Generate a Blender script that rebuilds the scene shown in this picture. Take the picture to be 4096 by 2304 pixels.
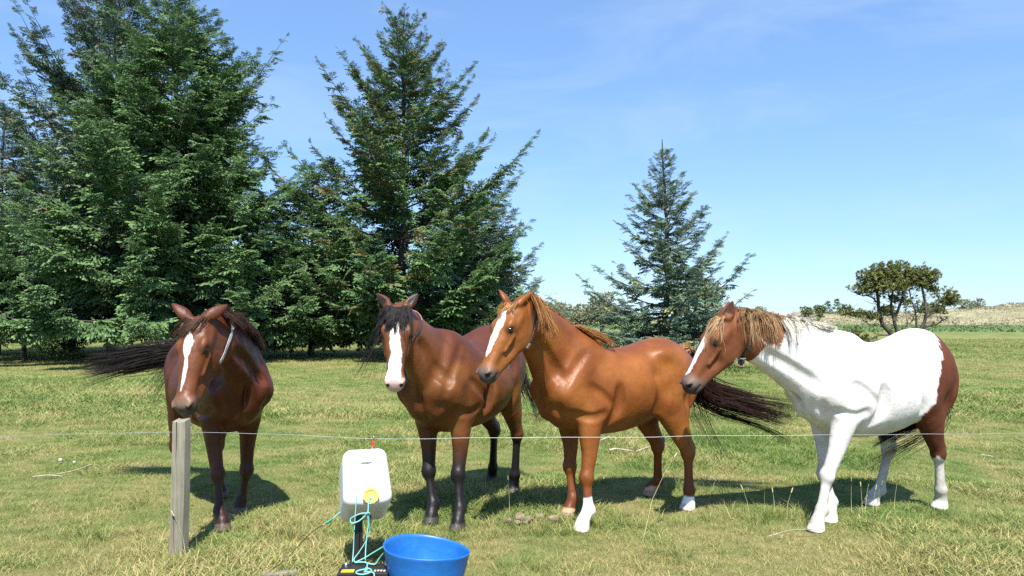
import bpy, bmesh, math, random
import numpy as np
from mathutils import Vector, Matrix, Euler, noise as mnoise

R = math.radians
SC = bpy.context.scene
COL = SC.collection
for _o in list(bpy.data.objects):
    bpy.data.objects.remove(_o, do_unlink=True)

# ------------------------------------------------------------------ camera
cam_d = bpy.data.cameras.new('camera')
cam_d.sensor_width = 36.0
cam_d.lens = 26.015
cam_d.clip_start = 0.05
cam_d.clip_end = 5000.0
cam = bpy.data.objects.new('camera', cam_d)
cam.location = (0.0, 0.0, 1.74)
cam.rotation_euler = (R(90 + 2.3225), 0, 0)
COL.objects.link(cam)
SC.camera = cam

# ------------------------------------------------------------------ sky + sun
SUN_EL = R(57.0)
SUN_DIR = Vector((0.05, -math.cos(SUN_EL), math.sin(SUN_EL))).normalized()   # towards the sun, behind the camera
world = bpy.data.worlds.new('World')
SC.world = world
world.use_nodes = True
wn = world.node_tree.nodes
wl = world.node_tree.links
wn.clear()
w_out = wn.new('ShaderNodeOutputWorld')
w_bg = wn.new('ShaderNodeBackground')
w_sky = wn.new('ShaderNodeTexSky')
w_sky.sky_type = 'NISHITA'
w_sky.sun_disc = False
w_sky.sun_elevation = SUN_EL
w_sky.sun_rotation = math.atan2(SUN_DIR.x, SUN_DIR.y)
w_sky.air_density = 1.0
w_sky.dust_density = 0.15
w_sky.ozone_density = 3.0
w_bg.inputs['Strength'].default_value = 0.10
# thin high cirrus: stretched noise laid over the dome, adds a little white
w_tc = wn.new('ShaderNodeTexCoord')
w_map = wn.new('ShaderNodeMapping')
w_map.inputs['Rotation'].default_value = (R(12), R(-24), R(20))
w_map.inputs['Scale'].default_value = (2.2, 3.0, 9.0)
w_noi = wn.new('ShaderNodeTexNoise')
w_noi.inputs['Scale'].default_value = 1.3
w_noi.inputs['Detail'].default_value = 8.0
w_noi.inputs['Roughness'].default_value = 0.62
w_noi.inputs['Distortion'].default_value = 0.7
w_rmp = wn.new('ShaderNodeValToRGB')
w_rmp.color_ramp.elements[0].position = 0.46
w_rmp.color_ramp.elements[0].color = (0, 0, 0, 1)
w_rmp.color_ramp.elements[1].position = 0.82
w_rmp.color_ramp.elements[1].color = (0.32, 0.32, 0.32, 1)
w_mix = wn.new('ShaderNodeMix')
w_mix.data_type = 'RGBA'
w_mix.inputs['B'].default_value = (4.0, 4.7, 5.4, 1)
wl.new(w_tc.outputs['Generated'], w_map.inputs['Vector'])
wl.new(w_map.outputs['Vector'], w_noi.inputs['Vector'])
wl.new(w_noi.outputs['Fac'], w_rmp.inputs['Fac'])
wl.new(w_rmp.outputs['Color'], w_mix.inputs['Factor'])
w_gam = wn.new('ShaderNodeGamma'); w_gam.inputs['Gamma'].default_value = 0.62      # softer zenith-to-horizon range, as the camera shows it
w_tint = wn.new('ShaderNodeVectorMath'); w_tint.operation = 'MULTIPLY'; w_tint.inputs[1].default_value = (1.11, 1.50, 2.04)
wl.new(w_sky.outputs['Color'], w_gam.inputs['Color'])
wl.new(w_gam.outputs['Color'], w_tint.inputs[0])
wl.new(w_tint.outputs['Vector'], w_mix.inputs['A'])
wl.new(w_mix.outputs['Result'], w_bg.inputs['Color'])
wl.new(w_bg.outputs['Background'], w_out.inputs['Surface'])

sun_d = bpy.data.lights.new('sun', 'SUN')
sun_d.energy = 5.0
sun_d.angle = R(0.53)
sun_d.color = (1.0, 0.95, 0.87)
sun = bpy.data.objects.new('sun', sun_d)
sun.rotation_euler = SUN_DIR.to_track_quat('Z', 'Y').to_euler()
sun.location = (0, -10, 20)
COL.objects.link(sun)

SC.view_settings.view_transform = 'Standard'
SC.view_settings.look = 'None'
SC.view_settings.gamma = 1.0
SC.view_settings.exposure = 1.0
SC.cycles.use_denoising = False
SC.cycles.max_bounces = 6
SC.cycles.diffuse_bounces = 3
SC.cycles.glossy_bounces = 3
SC.cycles.transmission_bounces = 4
SC.cycles.transparent_max_bounces = 6

# ------------------------------------------------------------------ helpers
def smooth_step(e0, e1, x):
    t = np.clip((x - e0) / (e1 - e0), 0, 1)
    return t * t * (3 - 2 * t)

_rng_tab = np.random.RandomState(11).rand(64, 64, 64).astype(np.float32)
def vnoise(p):
    """trilinear value noise, p (...,3) -> 0..1"""
    p = np.asarray(p, np.float32)
    i = np.floor(p).astype(np.int64)
    f = p - i
    f = f * f * (3 - 2 * f)
    out = 0
    for dx in (0, 1):
        for dy in (0, 1):
            for dz in (0, 1):
                w = (f[..., 0] if dx else 1 - f[..., 0]) * (f[..., 1] if dy else 1 - f[..., 1]) * (f[..., 2] if dz else 1 - f[..., 2])
                out = out + w * _rng_tab[(i[..., 0] + dx) & 63, (i[..., 1] + dy) & 63, (i[..., 2] + dz) & 63]
    return out

def mesh_np(name, verts, faces_flat, loop_tot, smooth=True, colors=None, cname='coat'):
    """fast mesh from numpy: faces_flat = flat loop vertex indices, loop_tot = corners per face (int or array)"""
    me = bpy.data.meshes.new(name)
    verts = np.asarray(verts, np.float32)
    faces_flat = np.asarray(faces_flat, np.int32).ravel()
    if np.isscalar(loop_tot):
        nf = len(faces_flat) // loop_tot
        tot = np.full(nf, loop_tot, np.int32)
    else:
        tot = np.asarray(loop_tot, np.int32)
        nf = len(tot)
    start = np.concatenate([[0], np.cumsum(tot)[:-1]]).astype(np.int32)
    me.vertices.add(len(verts))
    me.vertices.foreach_set('co', verts.ravel())
    me.loops.add(len(faces_flat))
    me.loops.foreach_set('vertex_index', faces_flat)
    me.polygons.add(nf)
    me.polygons.foreach_set('loop_start', start)
    me.polygons.foreach_set('use_smooth', np.full(nf, bool(smooth)))
    if colors is not None:
        ca = me.color_attributes.new(cname, 'FLOAT_COLOR', 'POINT')
        c4 = np.ones((len(verts), 4), np.float32)
        c4[:, :colors.shape[1]] = colors
        ca.data.foreach_set('color', c4.ravel())
    me.update(calc_edges=True)
    me.validate()
    return me

def link(name, me, mat=None, parent=None, loc=None):
    o = bpy.data.objects.new(name, me)
    COL.objects.link(o)
    if mat is not None and me is not None:
        if not me.materials:
            me.materials.append(mat)
    if parent is not None:
        o.parent = parent
    if loc is not None:
        o.location = loc
    return o

def empty(name, loc=(0, 0, 0), rz=0.0):
    o = bpy.data.objects.new(name, None)
    o.empty_display_size = 0.2
    o.location = loc
    o.rotation_euler = (0, 0, rz)
    COL.objects.link(o)
    return o

def tag(o, label=None, category=None, group=None, kind=None):
    if label: o['label'] = label
    if category: o['category'] = category
    if group: o['group'] = group
    if kind: o['kind'] = kind
    return o

class MB:
    """collects simple shapes into one mesh"""
    def __init__(self):
        self.v = []; self.f = []; self.t = []; self.n = 0
    def add(self, verts, faces):
        verts = np.asarray(verts, float).reshape(-1, 3)
        self.v.append(verts)
        for f in faces:
            self.f.extend([i + self.n for i in f]); self.t.append(len(f))
        self.n += len(verts)
    def tube(self, pts, rad, n=6, cap=True):
        pts = np.asarray(pts, float)
        k = len(pts)
        rad = np.broadcast_to(np.asarray(rad, float), (k,))
        tan = np.gradient(pts, axis=0)
        tan /= np.linalg.norm(tan, axis=1)[:, None] + 1e-12
        ref = np.array([0, 0, 1.0]) if abs(tan[0][2]) < 0.9 else np.array([1.0, 0, 0])
        rings = []
        for i in range(k):
            u = np.cross(tan[i], ref); u /= np.linalg.norm(u) + 1e-12
            w = np.cross(tan[i], u)
            ref = ref if i == 0 and False else np.cross(u, tan[i])
            a = np.arange(n) * 2 * np.pi / n
            rings.append(pts[i] + rad[i] * (np.cos(a)[:, None] * u + np.sin(a)[:, None] * w))
        v = np.concatenate(rings)
        f = []
        for i in range(k - 1):
            for j in range(n):
                f.append((i * n + j, i * n + (j + 1) % n, (i + 1) * n + (j + 1) % n, (i + 1) * n + j))
        if cap:
            f.append(tuple(range(n))); f.append(tuple(range((k - 1) * n, k * n))[::-1])
        self.add(v, f)
    def build(self, name, mat, parent=None, smooth=True, loc=None):
        me = mesh_np(name, np.concatenate(self.v), self.f, np.array(self.t), smooth)
        return link(name, me, mat, parent, loc)

# ------------------------------------------------------------------ materials
def new_mat(name):
    m = bpy.data.materials.new(name)
    m.use_nodes = True
    n = m.node_tree.nodes
    return m, n, m.node_tree.links, n['Principled BSDF']

def noisy(name, c1, c2, scale=8.0, rough=0.6, detail=5.0, bump=0.0, bscale=None, metallic=0.0, spec=0.5, rot=None, stretch=None, lo=0.35, hi=0.65):
    m, n, l, b = new_mat(name)
    tc = n.new('ShaderNodeTexCoord'); mp = n.new('ShaderNodeMapping')
    if stretch: mp.inputs['Scale'].default_value = stretch
    nz = n.new('ShaderNodeTexNoise'); nz.inputs['Scale'].default_value = scale; nz.inputs['Detail'].default_value = detail
    rp = n.new('ShaderNodeValToRGB')
    rp.color_ramp.elements[0].position = lo; rp.color_ramp.elements[0].color = (*c1, 1)
    rp.color_ramp.elements[1].position = hi; rp.color_ramp.elements[1].color = (*c2, 1)
    l.new(tc.outputs['Object'], mp.inputs['Vector']); l.new(mp.outputs['Vector'], nz.inputs['Vector'])
    l.new(nz.outputs['Fac'], rp.inputs['Fac']); l.new(rp.outputs['Color'], b.inputs['Base Color'])
    b.inputs['Roughness'].default_value = rough
    b.inputs['Metallic'].default_value = metallic
    b.inputs['Specular IOR Level'].default_value = spec
    if bump:
        bp = n.new('ShaderNodeBump'); bp.inputs['Strength'].default_value = bump; bp.inputs['Distance'].default_value = 0.02
        nb = n.new('ShaderNodeTexNoise'); nb.inputs['Scale'].default_value = bscale or scale * 4; nb.inputs['Detail'].default_value = 6
        l.new(mp.outputs['Vector'], nb.inputs['Vector']); l.new(nb.outputs['Fac'], bp.inputs['Height']); l.new(bp.outputs['Normal'], b.inputs['Normal'])
    return m

def nrm(v):
    v = np.asarray(v, float)
    return v / (np.linalg.norm(v) + 1e-12)

def catmull(xs, ys, n=240):
    xs = np.asarray(xs, float); ys = np.asarray(ys, float)
    m = np.gradient(ys, xs)
    q = np.linspace(xs[0], xs[-1], n)
    i = np.clip(np.searchsorted(xs, q, side='right') - 1, 0, len(xs) - 2)
    hh = xs[i + 1] - xs[i]; t = (q - xs[i]) / hh
    v = ((2 * t**3 - 3 * t**2 + 1) * ys[i] + (t**3 - 2 * t**2 + t) * hh * m[i] + (-2 * t**3 + 3 * t**2) * ys[i + 1] + (t**3 - t**2) * hh * m[i + 1])
    return q, v

# ================================================================== the setting
def ramp(n, l, fac, stops):
    r = n.new('ShaderNodeValToRGB')
    e = r.color_ramp.elements
    while len(e) < len(stops): e.new(0.5)
    for i, (p, c) in enumerate(stops):
        e[i].position = p; e[i].color = (*c, 1)
    l.new(fac, r.inputs['Fac'])
    return r

def noise_n(n, l, vec, scale, detail=5, rough=.55, dist=0.0):
    t = n.new('ShaderNodeTexNoise'); t.inputs['Scale'].default_value = scale; t.inputs['Detail'].default_value = detail
    t.inputs['Roughness'].default_value = rough; t.inputs['Distortion'].default_value = dist
    l.new(vec, t.inputs['Vector'])
    return t.outputs['Fac']

def mathn(n, l, op, a, b=None, clamp=False):
    m = n.new('ShaderNodeMath'); m.operation = op; m.use_clamp = clamp
    for i, v in enumerate((a, b)):
        if v is None: continue
        if isinstance(v, (int, float)): m.inputs[i].default_value = v
        else: l.new(v, m.inputs[i])
    return m.outputs[0]

def patch_factor(n, l):
    """dry straw (0) to fresh green (1), by place on the field"""
    g = n.new('ShaderNodeNewGeometry')
    mp = n.new('ShaderNodeMapping'); mp.inputs['Scale'].default_value = (1.0, 0.75, 0.0)
    l.new(g.outputs['Position'], mp.inputs['Vector'])
    a = noise_n(n, l, mp.outputs['Vector'], 0.42, 4, .6, .6)
    b = noise_n(n, l, mp.outputs['Vector'], 1.9, 4, .6, .4)
    c = noise_n(n, l, mp.outputs['Vector'], 0.07, 2, .5)
    s = mathn(n, l, 'MULTIPLY', a, .50); s = mathn(n, l, 'ADD', s, mathn(n, l, 'MULTIPLY', b, .42)); s = mathn(n, l, 'ADD', s, mathn(n, l, 'MULTIPLY', c, .25))
    sy = n.new('ShaderNodeSeparateXYZ'); l.new(g.outputs['Position'], sy.inputs[0])      # the strip along the fence is drier
    dr = n.new('ShaderNodeMapRange'); dr.inputs['From Min'].default_value = 6.6; dr.inputs['From Max'].default_value = 5.0; dr.inputs['To Max'].default_value = .055
    l.new(sy.outputs['Y'], dr.inputs['Value'])
    s = mathn(n, l, 'SUBTRACT', s, dr.outputs['Result'])
    mr = n.new('ShaderNodeMapRange'); mr.inputs['From Min'].default_value = .490; mr.inputs['From Max'].default_value = .725
    l.new(s, mr.inputs['Value'])
    return mr.outputs['Result'], g

STRAW = (.50, .40, .19); DRYG = (.335, .335, .125); GREEN = (.185, .262, .066); DEEP = (.090, .170, .036)
# --- grass blade material
M_GRASS, _n, _l, _b = new_mat('grass_blades')
_pf, _g = patch_factor(_n, _l)
_at = _n.new('ShaderNodeVertexColor'); _at.layer_name = 'tone'
_sp = _n.new('ShaderNodeSeparateColor'); _l.new(_at.outputs['Color'], _sp.inputs['Color'])
_f = mathn(_n, _l, 'ADD', mathn(_n, _l, 'MULTIPLY', _pf, .50), mathn(_n, _l, 'MULTIPLY', _sp.outputs['Red'], .56))
_r = ramp(_n, _l, _f, [(.06, STRAW), (.30, DRYG), (.52, GREEN), (.95, DEEP)])
_mul = _n.new('ShaderNodeVectorMath'); _mul.operation = 'SCALE'
_l.new(_r.outputs['Color'], _mul.inputs[0])
_l.new(mathn(_n, _l, 'ADD', mathn(_n, _l, 'MULTIPLY', _sp.outputs['Green'], .5), .75), _mul.inputs['Scale'])
_l.new(_mul.outputs['Vector'], _b.inputs['Base Color'])
_b.inputs['Roughness'].default_value = .6; _b.inputs['Specular IOR Level'].default_value = .25
_tr = _n.new('ShaderNodeBsdfTranslucent'); _l.new(_mul.outputs['Vector'], _tr.inputs['Color'])
_mx = _n.new('ShaderNodeMixShader'); _mx.inputs[0].default_value = .30
_l.new(_b.outputs['BSDF'], _mx.inputs[1]); _l.new(_tr.outputs['BSDF'], _mx.inputs[2])
_l.new(_mx.outputs[0], _n['Material Output'].inputs['Surface'])

# --- ground sheet material
M_GROUND, _n, _l, _b = new_mat('meadow_ground')
_pf, _g = patch_factor(_n, _l)
_fine = noise_n(_n, _l, _g.outputs['Position'], 22, 6, .7)
_mid = noise_n(_n, _l, _g.outputs['Position'], 5, 5, .65)
_f = mathn(_n, _l, 'ADD', mathn(_n, _l, 'MULTIPLY', _pf, .60), mathn(_n, _l, 'MULTIPLY', mathn(_n, _l, 'ADD', _fine, _mid), .22))
_r = ramp(_n, _l, _f, [(.10, (.26, .215, .10)), (.34, (.195, .190, .070)), (.58, (.135, .170, .050)), (.95, (.080, .128, .034))])
_l.new(_r.outputs['Color'], _b.inputs['Base Color'])
_b.inputs['Roughness'].default_value = .9; _b.inputs['Specular IOR Level'].default_value = .1
_bp = _n.new('ShaderNodeBump'); _bp.inputs['Strength'].default_value = .8; _bp.inputs['Distance'].default_value = .05
_l.new(noise_n(_n, _l, _g.outputs['Position'], 14, 8, .75), _bp.inputs['Height']); _l.new(_bp.outputs['Normal'], _b.inputs['Normal'])

def gz(x, y):
    """height of the meadow: nearly flat round the horses, soft unevenness elsewhere"""
    x = np.asarray(x, float); y = np.asarray(y, float)
    a = (vnoise(np.stack([x * .45, y * .45, 0 * x], -1)) - .5) * .05 + (vnoise(np.stack([x * .06, y * .06, 0 * x + 3], -1)) - .5) * .5 * np.clip((y - 14) / 50, 0, 1)
    near = np.clip((np.hypot(x * .6, y - 7) - 3.2) / 2.5, 0, 1)
    return a * near

_xs = np.concatenate([-np.geomspace(1500, 12, 34), np.linspace(-11, 11, 90), np.geomspace(12, 1500, 34)])
_ys = np.concatenate([np.linspace(-60, 3, 12), np.linspace(3.3, 16, 64), np.geomspace(16.4, 1800, 60)])
_X, _Y = np.meshgrid(_xs, _ys)
_V = np.stack([_X, _Y, gz(_X, _Y)], -1).reshape(-1, 3)
_nx = len(_xs); _i = (np.arange(len(_ys) - 1)[:, None] * _nx + np.arange(_nx - 1)[None]).ravel()
ground = tag(link('ground', mesh_np('ground', _V, np.stack([_i, _i + 1, _i + 1 + _nx, _i + _nx], 1), 4, True), M_GROUND), kind='structure')

# --- grass: tufts of blades stood on the ground by a geometry-node tree
def tuft_mesh(name, nb, rad, hmin, hmax, wid, seed, lean=.5, seg=2):
    rng = np.random.RandomState(seed)
    V, F, C = [], [], []
    for i in range(nb):
        a = rng.rand() * 6.283; rr = rad * math.sqrt(rng.rand())
        b = np.array([rr * math.cos(a), rr * math.sin(a), -.01])
        hgt = hmin + (hmax - hmin) * rng.rand() ** 1.6
        az = a + rng.normal() * 1.0; ln = lean * (.3 + rng.rand())
        d = np.array([math.cos(az) * ln, math.sin(az) * ln, 1.0])
        bend = np.array([math.cos(az), math.sin(az), -.35]) * (.35 + .6 * rng.rand()) * lean
        ta = rng.rand() * 6.283
        t = np.array([math.cos(ta), math.sin(ta), 0]) * wid * (.6 + .7 * rng.rand())
        n0 = len(V)
        p1 = b + d * hgt * .5; p2 = b + d * hgt * .85 + bend * hgt * .6
        V += [b - t, b + t, p1 + t * .75, p1 - t * .75, p2]
        F += [(n0, n0 + 1, n0 + 2, n0 + 3), (n0 + 3, n0 + 2, n0 + 4)]
        c = [rng.rand(), rng.rand(), 0]
        C += [c] * 5
    tot = [len(f) for f in F]; flat = [i for f in F for i in f]
    me = mesh_np(name, np.array(V), flat, np.array(tot), False, np.array(C), 'tone')
    me.materials.append(M_GRASS)
    return me

def scatter(name, tuft_objs_mesh, pts, rot, scl, pick=None, tint=None, parent=None):
    """object whose vertices carry instances of small template meshes"""
    rot = np.asarray(rot, float)
    if rot.ndim == 1: rot = np.column_stack([0 * rot, 0 * rot, rot])
    me = bpy.data.meshes.new(name)
    me.vertices.add(len(pts)); me.vertices.foreach_set('co', np.asarray(pts, np.float32).ravel())
    a = me.attributes.new('spin', 'FLOAT_VECTOR', 'POINT'); a.data.foreach_set('vector', np.asarray(rot, np.float32).ravel())
    if tint is not None:
        a = me.attributes.new('tint', 'FLOAT_VECTOR', 'POINT'); a.data.foreach_set('vector', np.asarray(tint, np.float32).ravel())
    a = me.attributes.new('grow', 'FLOAT', 'POINT'); a.data.foreach_set('value', np.asarray(scl, np.float32))
    a = me.attributes.new('pick', 'INT', 'POINT'); a.data.foreach_set('value', (np.random.RandomState(5).randint(0, len(tuft_objs_mesh), len(pts)) if pick is None else np.asarray(pick)).astype(np.int32))
    o = link(name, me, None, parent)
    ng = bpy.data.node_groups.new(name + '_nodes', 'GeometryNodeTree')
    ng.interface.new_socket('Geometry', in_out='INPUT', socket_type='NodeSocketGeometry')
    ng.interface.new_socket('Geometry', in_out='OUTPUT', socket_type='NodeSocketGeometry')
    gi = ng.nodes.new('NodeGroupInput'); go = ng.nodes.new('NodeGroupOutput')
    iop = ng.nodes.new('GeometryNodeInstanceOnPoints')
    ci = ng.nodes.new('GeometryNodeCollectionInfo')
    cl = bpy.data.collections.new(name + '_tufts')
    for i, m in enumerate(tuft_objs_mesh):
        cl.objects.link(bpy.data.objects.new('%s_%02d' % (m.name, i), m))
    ci.inputs['Collection'].default_value = cl
    ci.inputs['Separate Children'].default_value = True
    iop.inputs['Pick Instance'].default_value = True
    def attr(nm, typ):
        t = ng.nodes.new('GeometryNodeInputNamedAttribute'); t.data_type = typ; t.inputs['Name'].default_value = nm
        return t.outputs['Attribute']
    ng.links.new(gi.outputs[0], iop.inputs['Points']); ng.links.new(ci.outputs[0], iop.inputs['Instance'])
    ng.links.new(attr('pick', 'INT'), iop.inputs['Instance Index'])
    ng.links.new(attr('spin', 'FLOAT_VECTOR'), iop.inputs['Rotation']); ng.links.new(attr('grow', 'FLOAT'), iop.inputs['Scale'])
    ng.links.new(iop.outputs[0], go.inputs[0])
    md = o.modifiers.new('grass', 'NODES'); md.node_group = ng
    return o

def field_points(y0, y1, dens0, dens1, seed, margin=1.35):
    """points over the wedge of meadow in view, density falling from dens0 to dens1 per m2"""
    rng = np.random.RandomState(seed)
    out = []
    edges = np.geomspace(y0, y1, 14)
    for a, b in zip(edges[:-1], edges[1:]):
        t = (math.log(.5 * (a + b)) - math.log(y0)) / (math.log(y1) - math.log(y0))
        den = math.exp(math.log(dens0) * (1 - t) + math.log(dens1) * t)
        hw = b * .70 * margin + 1.0
        n = int(2 * hw * (b - a) * den)
        out.append(np.stack([(rng.rand(n) * 2 - 1) * hw, a + (b - a) * rng.rand(n)], 1))
    return np.concatenate(out)

def keep_clear(P, spots):
    m = np.ones(len(P), bool)
    for x, y, r in spots: m &= np.hypot(P[:, 0] - x, P[:, 1] - y) > r
    return P[m]

CLEAR = [(-.535, 4.65, .23), (-1.0, 4.66, .13), (-.85, 4.66, .13), (-2.427, 5.46, .06)]
def patch_np(P, sc, off): return vnoise(np.stack([P[:, 0] * sc, P[:, 1] * sc, np.full(len(P), off)], 1))
_rng = np.random.RandomState(3)
_P = keep_clear(field_points(4.1, 13, 230, 80, 21), CLEAR)
_tall = patch_np(_P, .55, 1.0) * .6 + patch_np(_P, 1.9, 4.0) * .4
_T = [tuft_mesh('grass_tuft_%d' % i, 46, .11, .02, .080, .0028, 100 + i, .80) for i in range(4)]
_g1 = scatter('short_grass', _T, np.column_stack([_P, gz(_P[:, 0], _P[:, 1])]), _rng.rand(len(_P)) * 6.28, .55 + 1.0 * smooth_step(.35, .72, _tall) + .25 * _rng.rand(len(_P)))
tag(_g1, 'short dry and green pasture grass growing between the horses and the fence', 'grass', kind='stuff')
_P = field_points(13, 60, 40, 3.5, 22)
_T2 = [tuft_mesh('far_tuft_%d' % i, 40, .26, .03, .11, .006, 200 + i, .8) for i in range(4)]
_tall = patch_np(_P, .25, 2.0)
_g2 = scatter('pasture_grass', _T2, np.column_stack([_P, gz(_P[:, 0], _P[:, 1])]), _rng.rand(len(_P)) * 6.28, (.6 + .8 * smooth_step(.35, .8, _tall)) * (1 + _P[:, 1] / 60))
tag(_g2, 'pasture grass of the open field reaching back to the spruce trees', 'grass', kind='stuff')
# scattered longer tussocks close to the fence and the hooves
_c = np.array([(-1.9, 6.0), (-2.1, 6.3), (.35, 6.15), (.62, 6.5), (.15, 6.2), (.9, 6.3), (1.75, 6.35), (2.1, 6.6), (-.45, 6.05), (-.15, 5.95), (3.0, 5.5), (3.4, 5.8), (-2.5, 5.35), (-2.2, 5.45), (-3.2, 5.9), (3.9, 6.3), (1.2, 5.5), (2.4, 6.5), (-3.6, 6.9), (4.4, 5.4), (-1.2, 5.3), (.2, 5.2), (1.6, 7.6), (-1.0, 7.2)])
_P = np.concatenate([c + np.random.RandomState(i).normal(size=(16, 2)) * np.array([.20, .13]) for i, c in enumerate(_c)])
_P = keep_clear(_P, CLEAR)
_T3 = [tuft_mesh('tussock_%d' % i, 34, .06, .07, .19, .0022, 300 + i, .65) for i in range(4)]
_g3 = scatter('grass_tussocks', _T3, np.column_stack([_P, gz(_P[:, 0], _P[:, 1])]), _rng.rand(len(_P)) * 6.28, .6 + .5 * _rng.rand(len(_P)))
tag(_g3, 'longer green grass tussocks around the hooves and the fence post', 'grass', kind='stuff')

# bright taller grass strip at the far edge of the field
M_STRIP = noisy('far_green_crop', (.10, .175, .055), (.14, .215, .075), 3, .8)
def strip_pts(x0, x1, y0, y1, n, seed):
    r = np.random.RandomState(seed); return np.stack([x0 + (x1 - x0) * r.rand(n), y0 + (y1 - y0) * r.rand(n)], 1)
def blades_mesh(P, hmin, hmax, wid, seed):
    r = np.random.RandomState(seed); n = len(P)
    z = gz(P[:, 0], P[:, 1]); a = r.rand(n) * 3.14
    t = np.stack([np.cos(a), np.sin(a), 0 * a], 1) * (wid * (.5 + r.rand(n)))[:, None]
    b = np.column_stack([P, z - .02]); h = hmin + (hmax - hmin) * r.rand(n)
    tp = b + np.column_stack([r.normal(size=(n, 2)) * .12, h])
    V = np.stack([b - t, b + t, tp], 1).reshape(-1, 3)
    return mesh_np('blades', V, np.arange(3 * n), 3, False)
tag(link('far_green_strip', blades_mesh(np.concatenate([strip_pts(16, 190, 100, 150, 30000, 8), strip_pts(-40, 30, 120, 150, 5000, 9)]), .2, .45, .25, 7), M_STRIP), 'bright green strip of taller grass along the far edge of the field', 'grass', kind='stuff')

# --- dunes on the right horizon
M_DUNE, _n, _l, _b = new_mat('dune_grass')
_g = _n.new('ShaderNodeNewGeometry')
_a = noise_n(_n, _l, _g.outputs['Position'], .16, 5, .6); _c2 = noise_n(_n, _l, _g.outputs['Position'], 1.1, 5, .7)
_r = ramp(_n, _l, mathn(_n, _l, 'ADD', mathn(_n, _l, 'MULTIPLY', _a, .55), mathn(_n, _l, 'MULTIPLY', _c2, .45)), [(.34, (.15, .155, .085)), (.46, (.25, .235, .14)), (.60, (.34, .31, .205)), (.75, (.44, .40, .29))])
_l.new(_r.outputs['Color'], _b.inputs['Base Color']); _b.inputs['Roughness'].default_value = .95; _b.inputs['Specular IOR Level'].default_value = .1
_bp = _n.new('ShaderNodeBump'); _bp.inputs['Strength'].default_value = 1; _bp.inputs['Distance'].default_value = .5
_l.new(_c2, _bp.inputs['Height']); _l.new(_bp.outputs['Normal'], _b.inputs['Normal'])
def dune_h(x, y):
    ridge = np.interp(x, [30, 44, 58, 72, 84, 92, 100, 108, 116, 126, 140, 180, 240], [0, 1.4, 2.9, 3.7, 3.3, 3.2, 2.9, 3.6, 4.1, 5.4, 3.9, 4.0, 0])
    prof = np.interp(y, [152, 158, 168, 182, 200, 230], [0, .45, .95, 1.0, .75, 0])
    nz = vnoise(np.stack([x * .09, y * .09, 0 * x], -1)) * .6 + vnoise(np.stack([x * .3, y * .3, 0 * x], -1)) * .3 + vnoise(np.stack([x * .9, y * .9, 0 * x], -1)) * .12
    return ridge * prof * (.55 + .75 * nz) - .12 + .35 * prof * (vnoise(np.stack([x * 1.6, y * 1.6, 0 * x], -1)) - .5)
_xs = np.linspace(30, 240, 300); _ys = np.linspace(152, 230, 90)
_X, _Y = np.meshgrid(_xs, _ys); _V = np.stack([_X, _Y, dune_h(_X, _Y)], -1).reshape(-1, 3)
_nx = len(_xs); _i = (np.arange(len(_ys) - 1)[:, None] * _nx + np.arange(_nx - 1)[None]).ravel()
tag(link('dunes', mesh_np('dunes', _V, np.stack([_i, _i + 1, _i + 1 + _nx, _i + _nx], 1), 4, True), M_DUNE), kind='structure')
_P = strip_pts(40, 200, 153, 190, 26000, 31)
_bm = blades_mesh(_P, .15, .40, .16, 32)
_co = np.empty(len(_bm.vertices) * 3, np.float32); _bm.vertices.foreach_get('co', _co); _co = _co.reshape(-1, 3)
_co[:, 2] += np.repeat(dune_h(_P[:, 0], _P[:, 1]), 3); _bm.vertices.foreach_set('co', _co.ravel())
tag(link('dune_grass', _bm, M_DUNE), 'pale marram grass covering the low dunes', 'grass', kind='stuff')

# ------------------------------------------------------------------ conifers
def foliage_mat(name, dark, mid, tipc, rough=.55, transl=.15):
    m, n, l, b = new_mat(name)
    at = n.new('ShaderNodeVertexColor'); at.layer_name = 'tone'
    sp = n.new('ShaderNodeSeparateColor'); l.new(at.outputs['Color'], sp.inputs['Color'])
    it = n.new('ShaderNodeAttribute'); it.attribute_type = 'INSTANCER'; it.attribute_name = 'tint'
    sx = n.new('ShaderNodeSeparateXYZ'); l.new(it.outputs['Vector'], sx.inputs[0])
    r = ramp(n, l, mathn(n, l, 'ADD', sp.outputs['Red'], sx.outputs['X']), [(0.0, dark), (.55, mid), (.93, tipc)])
    g_ = mathn(n, l, 'ADD', sp.outputs['Green'], sx.outputs['Y'], True)
    y_ = mathn(n, l, 'ADD', sp.outputs['Blue'], mathn(n, l, 'MULTIPLY', sx.outputs['Z'], mathn(n, l, 'GREATER_THAN', sp.outputs['Red'], .62)), True)
    mx = n.new('ShaderNodeMix'); mx.data_type = 'RGBA'; mx.inputs['B'].default_value = (.19, .115, .055, 1)
    l.new(g_, mx.inputs['Factor']); l.new(r.outputs['Color'], mx.inputs['A'])
    my = n.new('ShaderNodeMix'); my.data_type = 'RGBA'; my.inputs['B'].default_value = (.48, .47, .11, 1)
    l.new(y_, my.inputs['Factor']); l.new(mx.outputs['Result'], my.inputs['A'])
    l.new(my.outputs['Result'], b.inputs['Base Color'])
    b.inputs['Roughness'].default_value = rough; b.inputs['Specular IOR Level'].default_value = .35
    if transl:
        t = n.new('ShaderNodeBsdfTranslucent'); l.new(my.outputs['Result'], t.inputs['Color'])
        s = n.new('ShaderNodeMixShader'); s.inputs[0].default_value = transl
        l.new(b.outputs['BSDF'], s.inputs[1]); l.new(t.outputs['BSDF'], s.inputs[2]); l.new(s.outputs[0], n['Material Output'].inputs['Surface'])
    return m

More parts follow.
